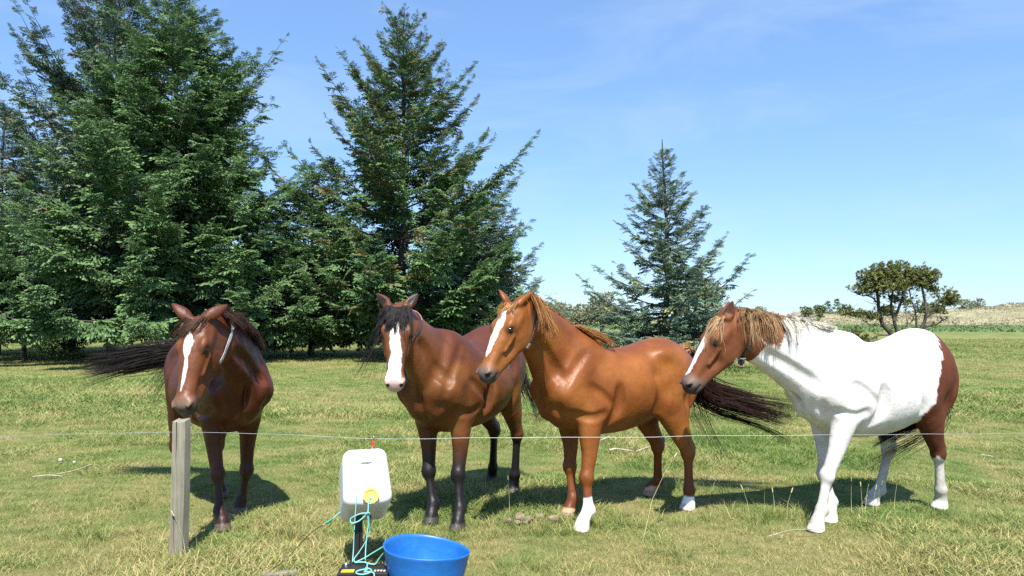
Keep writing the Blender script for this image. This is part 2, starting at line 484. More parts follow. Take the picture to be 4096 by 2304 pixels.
M_SPRUCE = foliage_mat('spruce_needles', (.022, .055, .018), (.072, .145, .046), (.165, .265, .100))
M_SPRUCE_BLUE = foliage_mat('spruce_needles_blue', (.032, .064, .038), (.095, .158, .100), (.190, .270, .175))
M_PINE = foliage_mat('pine_needles', (.045, .062, .018), (.11, .140, .038), (.26, .25, .095))
M_BUSH = foliage_mat('bush_leaves', (.055, .075, .028), (.105, .135, .050), (.17, .195, .085))
M_BUSH_GREY = foliage_mat('bush_leaves_grey', (.085, .100, .052), (.150, .165, .090), (.23, .24, .14))
M_BARK = noisy('bark', (.028, .021, .016), (.085, .068, .055), 6, .9, bump=.6, stretch=(1, 1, .25))
M_TWIG = noisy('twig_wood', (.05, .038, .028), (.10, .078, .058), 14, .9)

def shoots_mesh(name, base, dirs, lens, wid, tone, mat, seed=0, sag=0.0):
    """needle-clad shoots: folded leaf-like spindles, four triangles each"""
    rng = np.random.RandomState(seed)
    n = len(base)
    D = dirs / (np.linalg.norm(dirs, axis=1)[:, None] + 1e-9)
    up = np.array([0, 0, 1.0])[None] + rng.normal(size=(n, 3)) * .35
    S = np.cross(D, up); S /= np.linalg.norm(S, axis=1)[:, None] + 1e-9
    U = np.cross(S, D)
    L = lens[:, None]; w = np.broadcast_to(np.asarray(wid, float), (n,))[:, None]
    tip = base + D * L; tip[:, 2] -= sag * lens
    midp = base + D * L * .52
    V = np.stack([base, midp + S * w - U * w * .45, midp - S * w - U * w * .45, tip, midp + U * w * .75], 1).reshape(-1, 3)
    i = (np.arange(n) * 5)[:, None]
    F = np.concatenate([i + np.array([[0, 4, 1]]), i + np.array([[0, 2, 4]]), i + np.array([[1, 4, 3]]), i + np.array([[4, 2, 3]])])
    C = np.repeat(tone, 5, axis=0)
    me = mesh_np(name, V, F, 3, True, C, 'tone')
    me.materials.append(mat)
    return me

def frame_of(d):
    d = d / (np.linalg.norm(d, axis=-1, keepdims=True) + 1e-9)
    s = np.cross(d, np.array([0, 0, 1.0])); s /= np.linalg.norm(s, axis=-1, keepdims=True) + 1e-9
    return d, s, np.cross(s, d)

def small_spruce(name, label, loc, height, radius, seed, mat, group=None, whorl=.5, per=6, asc_top=52, asc_low=4, rag=.3, shoot=.15, swid=.024, dens=1.0, skirt=.04, brown=.0, yellow=.0, prof=.85, leader=.9, stick=0.0, sides=None, gapz=0.0):
    rng = np.random.RandomState(seed)
    root = empty('spruce_tree' if name is None else name, (loc[0], loc[1], float(gz(loc[0], loc[1]))))
    tag(root, label, 'tree', group)
    zs = np.linspace(-.1, height - leader * .15, 14)
    tx = np.cumsum(rng.normal(size=14) * .03); ty = np.cumsum(rng.normal(size=14) * .03)
    tr = MB(); r0 = height * .0145 + .03
    tr.tube(np.column_stack([tx, ty, zs]), r0 * (1 - zs.clip(0) / height) ** .9 + .012, 8)
    tr.build('trunk', M_BARK, root)
    wood = MB(); SB, SD, SL, ST = [], [], [], []
    z = height * skirt
    while z < height - .25:
        u = z / height
        nb = max(3, int(round(per * (1 - .35 * u) + rng.randint(-1, 2))))
        a0 = rng.rand() * 6.283
        for k in range(nb):
            zz = z + rng.normal() * whorl * .25
            if zz > height - .15: continue
            uu = np.clip(zz / height, 0, 1)
            az = a0 + k * 6.283 / nb + rng.normal() * .25
            L = radius * ((1 - uu) ** prof + .015) * (1 - rag * .5 + rag * rng.rand())
            L *= np.interp(uu, [0, .06, .14], [.72, .92, 1.0])
            if stick and rng.rand() < stick: L *= 1.28
            if L < .12: L = .12
            el = R(asc_low + (asc_top - asc_low) * uu ** .8 + rng.normal() * 5)
            K = 9; t = np.linspace(0, 1, K)
            droop = np.interp(uu, [0, .5, 1], [.22, .10, .02]) * L
            hor = L * t * math.cos(el)
            ver = L * t * math.sin(el) - droop * np.sin(t * 3.14159) * .8 + np.interp(uu, [0, 1], [.10, .05]) * L * t ** 3
            wob = np.cumsum(rng.normal(size=K)) * .012 * L
            ca, sa = math.cos(az), math.sin(az)
            ox, oy = np.interp(zz, zs, tx), np.interp(zz, zs, ty)
            P = np.column_stack([ox + ca * hor - sa * wob, oy + sa * hor + ca * wob, zz + ver])
            wood.tube(P[::2], np.linspace(.010 + .011 * L, .006, 5), 4, cap=False)
            # branchlets
            nbl = max(3, int(L / .13 * dens))
            tb = .10 + .90 * rng.rand(nbl) ** .75
            tb = np.concatenate([tb, [1.0, .97]]); nbl = len(tb)
            ii = np.clip((tb * (K - 1)).astype(int), 0, K - 2); ff = (tb * (K - 1) - ii)[:, None]
            bp = P[ii] * (1 - ff) + P[ii + 1] * ff
            fd, sdv, upv = frame_of(P[ii + 1] - P[ii])
            sgn = np.where(rng.rand(nbl) < .5, -1.0, 1.0)[:, None]
            spread = np.where(tb > .955, .12, .75 + .3 * rng.rand(nbl))[:, None]
            bd = fd * .75 + sdv * sgn * spread + upv * (rng.normal(size=(nbl, 1)) * .28)
            bd[:, 2] -= np.interp(uu, [0, .6, 1], [.30, .16, .0])
            bd /= np.linalg.norm(bd, axis=1)[:, None]
            bl = (.16 + .36 * (1 - tb) * L * .9).clip(.14, .85) * (.7 + .5 * rng.rand(nbl))
            # shoots along each branchlet
            for j in range(nbl):
                ns = max(3, int(bl[j] / .055 * dens))
                ts_ = rng.rand(ns); ts_[0] = .95
                pos = bp[j] + bd[j] * (ts_ * bl[j])[:, None]
                pos[:, 2] -= (ts_ ** 2) * bl[j] * np.interp(uu, [0, .7, 1], [.34, .18, .03])
                lat = np.cross(bd[j], (0, 0, 1.0)); lat /= np.linalg.norm(lat) + 1e-9
                sg = np.where(rng.rand(ns) < .5, -1.0, 1.0)[:, None]
                dd = bd[j][None] * .9 + lat[None] * sg * (.35 + .5 * rng.rand(ns))[:, None] + rng.normal(size=(ns, 3)) * .18
                dd[:, 2] -= np.interp(uu, [0, .7, 1], [.50, .28, -.15])
                SB.append(pos); SD.append(dd); SL.append(shoot * (.6 + .7 * rng.rand(ns)))
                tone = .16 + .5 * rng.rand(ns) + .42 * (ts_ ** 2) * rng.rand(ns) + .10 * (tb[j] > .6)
                bn = (rng.rand(ns) < brown * (tb[j] ** 2) * np.interp(uu, [0, .3, 1], [.15, .7, 1.2])) * .85
                yl = (rng.rand(ns) < yellow * (.3 + tb[j])) * .75
                ST.append(np.column_stack([tone.clip(0, 1), bn, yl]))
        z += whorl * (.75 + .5 * rng.rand()) * np.interp(u, [0, 1], [1.0, .8])
    # leader
    n = int(leader / .035)
    tz = rng.rand(n)
    SB.append(np.column_stack([np.full(n, tx[-1]), np.full(n, ty[-1]), height - leader * (1 - tz) - .1])); a = rng.rand(n) * 6.283
    SD.append(np.column_stack([np.cos(a) * .7, np.sin(a) * .7, .75 + 0 * a])); SL.append(shoot * (.55 + .5 * rng.rand(n)) * (1.1 - .5 * tz))
    ST.append(np.column_stack([.3 + .5 * rng.rand(n), 0 * a, 0 * a]))
    wood.build('branches', M_TWIG, root)['kind'] = 'stuff'
    SB = np.concatenate(SB); SD = np.concatenate(SD); SL = np.concatenate(SL); ST = np.concatenate(ST)
    me = shoots_mesh('crown', SB, SD, SL, swid * (.8 + .4 * rng.rand(len(SB))), ST, mat, seed)
    link('crown', me, None, root)
    print('spruce', seed, len(SB))
    return root

def spray_mesh(name, mat, seed, droop, nside=10, shoot=.185, swid=.042):
    """one unit-long bough end: a twig with side twigs, every one set with needle-clad shoots"""
    rng = np.random.RandomState(seed)
    B, D, L, T = [], [], [], []
    def along(p0, d0, ln, n, sag, side, t0):
        t = np.linspace(.06, 1, n) + rng.normal(size=n) * .02
        pos = p0[None] + d0[None] * (t * ln)[:, None]; pos[:, 2] -= sag * ln * t ** 2
        lat = np.cross(d0, (0, 0, 1.0)); lat /= np.linalg.norm(lat) + 1e-9
        sg = np.where(np.arange(n) % 2 == 0, 1.0, -1.0)[:, None]
        dd = d0[None] * .95 + lat[None] * sg * (.45 + .35 * rng.rand(n))[:, None] + rng.normal(size=(n, 3)) * .13
        dd[:, 2] -= droop * (.5 + .6 * rng.rand(n)) + sag * t
        dd[-1] = d0 + np.array([0, 0, -sag])
        B.append(pos); D.append(dd); L.append(shoot * (.7 + .5 * rng.rand(n)))
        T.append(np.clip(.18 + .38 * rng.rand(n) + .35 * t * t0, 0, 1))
    sag0 = .28 * droop
    along(np.zeros(3), np.array([1.0, 0, 0]), 1.0, 11, sag0, 0, 1.0)
    for k in range(nside):
        t = .05 + .86 * (k + rng.rand() * .6) / nside
        s = 1.0 if k % 2 == 0 else -1.0
        p = np.array([t, 0, -sag0 * t * t]); a = .95 + .2 * rng.normal()
        dv = np.array([math.cos(a), s * math.sin(a), -.10 * droop + .08 * rng.normal()]); dv /= np.linalg.norm(dv)
        along(p, dv, (.50 * (1 - t) + .17) * (.8 + .4 * rng.rand()), 6, .45 * droop, s, .4 + .6 * t)
    B = np.concatenate(B); D = np.concatenate(D); L = np.concatenate(L); T = np.concatenate(T)
    return shoots_mesh(name, B, D, L, swid * (.8 + .4 * rng.rand(len(B))), np.column_stack([T, 0 * T, 0 * T]), mat, seed)

_SPRAYS = {}
def sprays(mat):
    if mat.name not in _SPRAYS:
        _SPRAYS[mat.name] = [spray_mesh('needle_spray_' + mat.name, mat, 400 + i, .85) for i in range(3)] + [spray_mesh('needle_sprig_' + mat.name, mat, 410 + i, .12, 9, .17, .037) for i in range(3)]
    return _SPRAYS[mat.name]

def euler_from(X, up):
    X = X / np.linalg.norm(X, axis=1)[:, None]
    Y = np.cross(up, X); Y /= np.linalg.norm(Y, axis=1)[:, None] + 1e-9
    Z = np.cross(X, Y)
    return np.column_stack([np.arctan2(Y[:, 2], Z[:, 2]), np.arcsin(np.clip(-X[:, 2], -1, 1)), np.arctan2(X[:, 1], X[:, 0])])

def spruce(name, label, loc, height, radius, seed, mat, group=None, whorl=.5, per=7, asc_top=50, asc_low=4, rag=.3, dens=1.0, skirt=.04, brown=0.0, yellow=0.0, prof=.8, leader=.9, stick=0.0, size=1.0, perky=.55, aexp=.75, taper=1.0):
    rng = np.random.RandomState(seed)
    root = tag(empty(name, (loc[0], loc[1], float(gz(loc[0], loc[1])))), label, 'tree', group)
    zs = np.linspace(-.1, height - .1, 14)
    tx = np.cumsum(rng.normal(size=14) * .03); ty = np.cumsum(rng.normal(size=14) * .03)
    tr = MB(); r0 = height * .0135 + .01
    tr.tube(np.column_stack([tx, ty, zs]), r0 * (1 - zs.clip(0) / height) ** .9 + .010, 8)
    tr.build('trunk', M_BARK, root)
    wood = MB(); PP, DD, SS, PK, TT = [], [], [], [], []
    z = height * skirt
    while z < height - .30:
        u = z / height
        nb = max(3, int(round(per * (1 - .35 * u) + rng.randint(-1, 2))))
        a0 = rng.rand() * 6.283
        tier = 1 + .22 * rng.normal() * rag
        for k in range(nb):
            zz = z + rng.normal() * whorl * .28
            if zz > height - .25: continue
            uu = float(np.clip(zz / height, 0, 1))
            az = a0 + k * 6.283 / nb + rng.normal() * .25
            L = radius * ((1 - uu) ** prof + .02) * (1 - rag * .5 + rag * rng.rand()) * tier
            L *= np.interp(uu, [0, .06, .14], [.80, .95, 1.0])
            if stick and rng.rand() < stick: L *= 1.15
            L = max(L, .22)
            el = R(asc_low + (asc_top - asc_low) * uu ** aexp + rng.normal() * 5)
            K = 9; t = np.linspace(0, 1, K)
            droop = np.interp(uu, [0, .5, 1], [.20, .10, .02]) * L
            hor = L * t * math.cos(el)
            ver = L * t * math.sin(el) - droop * np.sin(t * 3.14159) * .8 + np.interp(uu, [0, 1], [.10, .06]) * L * t ** 3
            wob = np.cumsum(rng.normal(size=K)) * .012 * L
            ca, sa = math.cos(az), math.sin(az)
            ox, oy = np.interp(zz, zs, tx), np.interp(zz, zs, ty)
            P = np.column_stack([ox + ca * hor - sa * wob, oy + sa * hor + ca * wob, zz + ver])
            P[:, 2] = np.maximum(P[:, 2], min(1.55, height * .13))
            wood.tube(P[::2], np.linspace(.010 + .010 * L, .006, 5), 4, cap=False)
            nbl = max(4, int(L / .15 * dens))
            tb = np.concatenate([.12 + .88 * rng.rand(nbl) ** .72, [.93, 1.0]]); nbl = len(tb)
            ii = np.clip((tb * (K - 1)).astype(int), 0, K - 2); ff = (tb * (K - 1) - ii)[:, None]
            bp = P[ii] * (1 - ff) + P[ii + 1] * ff
            fd, sdv, upv = frame_of(P[ii + 1] - P[ii])
            sgn = np.where(rng.rand(nbl) < .5, -1.0, 1.0)[:, None]
            spread = np.where(tb > .99, .08, .45 + .55 * rng.rand(nbl))[:, None]
            bd = fd * .8 + sdv * sgn * spread + upv * (.10 + rng.normal(size=(nbl, 1)) * .28)
            bd[:, 2] -= np.interp(uu, [0, .6, 1], [.22, .10, -.1])
            bl = (.26 + .30 * (1 - tb) * L).clip(.24, .95) * (.75 + .5 * rng.rand(nbl)) * size * np.interp(uu, [.15, .5], [1.0, taper])
            PP.append(bp); DD.append(bd); SS.append(bl)
            PK.append(np.where(rng.rand(nbl) < np.interp(uu, [0, perky, 1], [.08, .5, 1.0]) * (.5 + .5 * tb), 3, 0) + rng.randint(0, 3, nbl))
            lobe = .16 * (rng.rand() - .5)
            bn = (rng.rand(nbl) < brown * np.interp(uu, [0, .3, 1], [.1, .7, 1.1]) * np.interp(tb, [0, .5, 1], [.2, .6, 1])) * (.35 + .35 * rng.rand(nbl))
            yl = (rng.rand(nbl) < yellow) * .8
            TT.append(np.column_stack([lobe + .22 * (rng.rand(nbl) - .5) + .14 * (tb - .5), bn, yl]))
        z += whorl * (.75 + .5 * rng.rand()) * np.interp(u, [0, 1], [1.0, .85])
    # leading shoot
    n = max(10, int(leader / .045)); tz = np.sort(rng.rand(n)); a = rng.rand(n) * 6.283
    PP.append(np.column_stack([np.full(n, tx[-1]), np.full(n, ty[-1]), height - leader * (1 - tz) - .22])); DD.append(np.column_stack([np.cos(a), np.sin(a), .8 + .9 * tz]))
    SS.append((.34 - .22 * tz) * (.6 + .6 * rng.rand(n)) * size); PK.append(3 + rng.randint(0, 3, n)); TT.append(np.column_stack([.1 * rng.rand(n), 0 * a, 0 * a]))
    wood.build('branches', M_TWIG, root)['kind'] = 'stuff'
    PP = np.concatenate(PP); DD = np.concatenate(DD)
    up = np.array([0, 0, 1.0])[None] + rng.normal(size=(len(PP), 3)) * .22
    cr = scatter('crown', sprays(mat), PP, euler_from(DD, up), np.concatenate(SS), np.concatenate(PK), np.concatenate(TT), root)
    cr['kind'] = 'stuff'
    return root

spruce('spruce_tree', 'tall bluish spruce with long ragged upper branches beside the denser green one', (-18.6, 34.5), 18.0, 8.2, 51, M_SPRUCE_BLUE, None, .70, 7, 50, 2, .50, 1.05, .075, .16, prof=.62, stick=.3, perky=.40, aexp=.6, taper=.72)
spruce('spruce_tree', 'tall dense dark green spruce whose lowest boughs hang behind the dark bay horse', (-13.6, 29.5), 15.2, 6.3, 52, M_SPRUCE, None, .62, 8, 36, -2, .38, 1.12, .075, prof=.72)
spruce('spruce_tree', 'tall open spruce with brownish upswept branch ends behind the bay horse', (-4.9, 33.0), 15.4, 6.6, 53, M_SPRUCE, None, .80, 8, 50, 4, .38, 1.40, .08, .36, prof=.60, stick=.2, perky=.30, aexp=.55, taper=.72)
spruce('spruce_tree', 'bluish spruce half hidden behind the open brownish spruce', (-1.7, 38.0), 8.6, 4.9, 54, M_SPRUCE_BLUE, None, .52, 7, 40, 4, .28, 1.0, .12, .15, prof=.75)
spruce('spruce_tree', 'shorter spruce filling the gap between the two tallest trees', (-8.9, 33.0), 8.6, 4.7, 55, M_SPRUCE, None, .56, 7, 32, 0, .30, 1.0, .12, prof=.68)
spruce('spruce_tree', 'spruce standing far to the left of the bluish one', (-25.0, 36.0), 12.5, 5.4, 56, M_SPRUCE_BLUE, None, .62, 6, 36, 2, .35, 1.0, .06, .05, prof=.75)
spruce('spruce_tree', 'low bushy spruce in front of the bluish one', (-19.3, 29.5), 5.8, 3.6, 58, M_SPRUCE, None, .50, 7, 28, 0, .30, 1.0, .2, prof=.62)
spruce('spruce_tree', 'young slender spruce with yellow new shoots behind the chestnut horse', (5.25, 25.0), 7.95, 3.15, 57, M_SPRUCE_BLUE, None, .46, 8, 44, 4, .50, 1.7, .05, .05, .14, prof=1.12, leader=1.9, stick=.3, size=.62, perky=.35)

# leafy bushes and trees on the horizon
def bush(name, label, loc, w, h, seed, mat, group=None, n=1500, leaf=.16, trunk=.18, z0=.12, cat='bush', lobes=9, spiky=False):
    rng = np.random.RandomState(seed)
    base = float(loc[2]) if len(loc) > 2 else float(gz(loc[0], loc[1]))
    root = tag(empty(name, (loc[0], loc[1], base)), label, cat, group)
    C = []
    for k in range(lobes):
        a = rng.rand() * 6.283; rr = (rng.rand() ** .5) * .62
        zz = z0 + (1 - z0) * rng.rand()
        rr *= (1.1 - .75 * max(zz - .4, 0)) if not spiky else (1.05 - zz)
        C.append((math.cos(a) * rr * w * .5, math.sin(a) * rr * w * .5, zz * h * .82, (.16 + .13 * rng.rand()) * min(w, h * 1.3)))
    tr = MB()
    for c in C[:6]:
        tr.tube(np.array([(0, 0, -.1), (c[0] * .3, c[1] * .3, c[2] * .45), (c[0] * .8, c[1] * .8, c[2])]), np.array([trunk, trunk * .55, trunk * .2]) * .5, 5)
    tr.build('trunk', M_BARK, root)
    P, D, T = [], [], []
    for i in range(n):
        c = C[rng.randint(len(C))]
        v = rng.normal(size=3); v /= np.linalg.norm(v)
        q = c[3] * (.55 + .5 * rng.rand())
        p = np.array([c[0], c[1], c[2]]) + v * q * np.array([1, 1, .8])
        if p[2] < .02 * h: p[2] = abs(p[2]) * .5 + .02 * h
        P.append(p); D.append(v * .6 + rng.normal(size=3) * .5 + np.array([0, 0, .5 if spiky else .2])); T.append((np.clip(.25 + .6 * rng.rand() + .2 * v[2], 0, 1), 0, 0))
    P = np.array(P); D = np.array(D)
    me = shoots_mesh('crown', P, D, leaf * (.7 + .8 * rng.rand(n)), leaf * .42, np.array(T), mat, seed)
    link('crown', me, None, root)
    return root

GRP_FAR = 'trees and bushes along the far edge of the field'
for _k, (_px, _Yd, _w, _h, _m, _nm, _lab) in enumerate([
        (1.9, 150, 9, 5.2, M_BUSH, 'broadleaf_tree', 'rounded green tree of the far tree line'), (6.5, 155, 8, 5.4, M_BUSH, 'broadleaf_tree', 'rounded green tree of the far tree line'),
        (11.0, 148, 8.5, 5.9, M_BUSH_GREY, 'broadleaf_tree', 'greyish willow bush standing tallest in the far tree line'), (15.2, 160, 8, 5.0, M_BUSH, 'broadleaf_tree', 'rounded green tree of the far tree line'),
        (19.5, 150, 8, 4.6, M_BUSH, 'broadleaf_tree', 'rounded green tree of the far tree line'), (12.6, 139, 4.0, 2.6, M_BUSH_GREY, 'willow_bush', 'low pale grey bush in front of the far tree line'),
        (-3.5, 152, 9, 5.5, M_BUSH, 'broadleaf_tree', 'rounded green tree of the far tree line'), 
        (-44, 155, 13, 6, M_BUSH, 'broadleaf_tree', 'rounded green tree of the far tree line'), (-30, 160, 12, 5, M_BUSH, 'broadleaf_tree', 'rounded green tree of the far tree line')]):
    bush(_nm, _lab, (_px, _Yd), _w, _h, 70 + _k, _m, GRP_FAR if 'rounded' in _lab else None, 1700, .42, .4, .1, 'tree' if 'tree' in _nm else 'bush', 12)
bush('broadleaf_tree', 'loose grey-green tree seen past the left side of the young spruce', (9.7, 80), 4.2, 4.6, 91, M_BUSH_GREY, None, 2200, .24, .35, .1, 'tree', 14)
bush('broadleaf_tree', 'dense grey-green tree just behind the right side of the young spruce', (8.9, 34), 2.3, 4.6, 92, M_BUSH, None, 5200, .12, .3, .05, 'tree', 16)
for _k, (_px, _Yd, _w, _h) in enumerate([(47, 165, 5, 2.6), (53.5, 160, 5, 3.0), (63, 158, 4.5, 3.2), (68.5, 165, 5.0, 2.8), (84, 165, 4, 2.4)]):
    bush('dune_bush', 'small dark bush on the dune crest', (_px, _Yd, float(dune_h(np.array([_px]), np.array([_Yd]))[0]) - .1), _w, _h, 110 + _k, M_BUSH, 'bushes scattered on the dune crest', 700, .36, .2, .1, 'bush', 8)
bush('dune_bush', 'large rounded dark green bush behind the wind-bent pine', (98, 172, 1.4), 14, 4.2, 120, M_BUSH, None, 2600, .42, .3, .08, 'bush', 16)
bush('dune_bush', 'grey-green rounded bush on the dune right of the pine', (113, 182, 1.8), 9, 4.4, 121, M_BUSH_GREY, None, 1700, .42, .3, .08, 'bush', 12)
for _k, (_px, _h) in enumerate([(73.6, 4.4), (75.6, 4.9)]):
    small_spruce('spruce_tree', 'little dark spruce, one of a pair on the dune crest', (_px, 172), _h + 1.4, 1.5, 130 + _k, M_SPRUCE, 'pair of little spruces on the dune', .8, 5, 25, 0, .2, .5, .10, .35, .12, prof=.8, leader=.5)

# ------------------------------------------------------------------ wind-bent pine on the right
def pine(loc):
    rng = np.random.RandomState(61)
    root = tag(empty('pine_tree', (loc[0], loc[1], 0)), 'wind-bent pine with forked dark stems behind the white pinto horse', 'tree')
    W = MB()
    limbs = [  # x, y, z polylines: the forked stems as they stand
        ([(.25, 0, -.2), (-.55, .2, .75), (-1.15, .3, 1.5), (-1.35, .3, 2.5), (-1.5, .2, 3.3), (-1.9, 0, 4.1)], .17),
        ([(.35, .1, -.2), (-.15, .2, .85), (-.32, .3, 1.6), (.05, .3, 2.3), (.35, .3, 3.1), (.4, .4, 4.2)], .13),
        ([(-.32, .3, 1.6), (-.62, .2, 2.3), (-.6, 0, 3.2), (-.9, -.2, 4.3)], .09),
        ([(.75, 0, -.2), (.95, -.1, .7), (1.55, -.1, 1.7), (1.65, 0, 2.7), (1.55, .1, 3.6), (1.7, .2, 4.4)], .12),
        ([(1.0, 0, .9), (.98, .1, 2.0), (.75, .2, 2.9), (.6, .2, 3.8)], .06),
        ([(1.55, -.1, 1.75), (2.3, -.2, 2.2), (2.9, -.2, 2.75), (3.5, -.2, 3.1)], .06),
        ([(-1.3, .3, 1.9), (-2.2, .2, 2.0), (-3.2, .1, 1.85), (-3.95, 0, 2.2)], .06),
        ([(-1.4, .2, 2.6), (-2.0, .1, 3.0), (-2.7, 0, 3.1), (-3.1, 0, 3.3)], .05),
        ([(-.6, .2, .75), (-1.5, .2, .7), (-2.1, .1, .45), (-2.6, 0, .55)], .05),
        ([(-2.1, .1, .45), (-2.7, .0, .1), (-3.0, 0, .5), (-3.2, 0, 1.0)], .04),
        ([(1.0, 0, .9), (1.6, .2, 1.2), (2.4, .3, 1.3), (3.0, .3, 1.7)], .05),
        ([(.0, .2, .9), (.7, .3, 1.5), (1.0, .3, 2.2)], .03), ([(-1.1, .2, 1.4), (-1.9, .1, 1.3), (-2.6, 0, 1.6)], .03),
    ]
    tuft_at = []
    for pts, r in limbs:
        pts = np.array(pts, float) * np.array([.88, 1, 1]); k = len(pts)
        q = np.stack([catmull(np.arange(k), pts[:, i], k * 4)[1] for i in range(3)], 1)
        q[:, :2] += np.cumsum(rng.normal(size=(len(q), 2)) * .012, 0)
        W.tube(q, np.linspace(r, r * .35, len(q)), 6)
        for s in range(3, len(q)):
            for _ in range(2):
                if q[s][2] < .9 and rng.rand() < .6: continue
                d = rng.normal(size=3); d[2] = abs(d[2]) * .4; d /= np.linalg.norm(d); L = .3 + .65 * rng.rand()
                e = q[s] + d * L + np.array([0, 0, .12])
                W.tube(np.array([q[s], q[s] + d * L * .55, e]), np.array([.018, .012, .006]), 4, cap=False)
                if q[s][2] > 2.6 or rng.rand() < .10: tuft_at.append(e)
    # crown pads: where the leaves are thick
    pads = [(-1.9, 0, 4.15, .95, .55), (-1.1, 0, 4.45, .9, .6), (-.2, .1, 4.55, .9, .6), (-1.3, -.3, 3.6, .9, .5), (-2.5, 0, 3.5, .55, .5), (-.4, -.2, 3.7, .8, .5), (.4, .2, 3.9, .6, .5), (1.0, .1, 4.35, .7, .4), (1.6, .1, 4.3, .65, .45), (2.2, .1, 4.2, .5, .4), (1.4, 0, 3.7, .55, .3),
            (3.0, -.2, 2.9, .6, .5), (3.35, -.2, 2.8, .42, .4), (2.5, -.1, 2.2, .35, .3), (-.8, .1, 4.0, .9, .6), (.9, .1, 4.0, .6, .4), (1.9, .1, 3.8, .5, .4), (-3.75, 0, 2.15, .45, .35), (-2.9, 0, 1.95, .5, .25), (-3.0, 0, .7, .35, .55), (-2.5, 0, .45, .3, .35), (-1.9, .1, 1.85, .5, .3), (-.3, .2, 2.9, .4, .35), (.4, .2, 2.6, .3, .5), (-.9, .2, 2.2, .35, .25), (2.3, .2, 3.4, .35, .3)]
    for x, y, z, r, rz in pads:
        x *= .88
        n = int(150 * r * (r + rz))
        v = rng.normal(size=(n, 3)); v /= np.linalg.norm(v, axis=1)[:, None]
        tuft_at += list(np.array([x, y, z]) + v * (rng.rand(n, 1) ** .45) * np.array([r, r * .9, rz]))
    W.build('trunk', M_BARK, root)
    T = np.array(tuft_at); SB, SD, SL, ST = [], [], [], []
    for p in T:
        m = 12
        v = rng.normal(size=(m, 3)) * .75 + np.array([0, 0, .75])
        SB.append(np.repeat(p[None], m, 0)); SD.append(v); SL.append(.10 + .11 * rng.rand(m))
        tn = rng.rand()
        ST.append(np.column_stack([np.clip(.1 + .5 * tn + .3 * rng.rand(m), 0, 1), (rng.rand(m) < .07) * .5, (rng.rand(m) < .06) * .5]))
    me = shoots_mesh('crown', np.concatenate(SB), np.concatenate(SD), np.concatenate(SL), .022, np.concatenate(ST), M_PINE, 62)
    link('crown', me, None, root)
pine((22.9, 43.5))
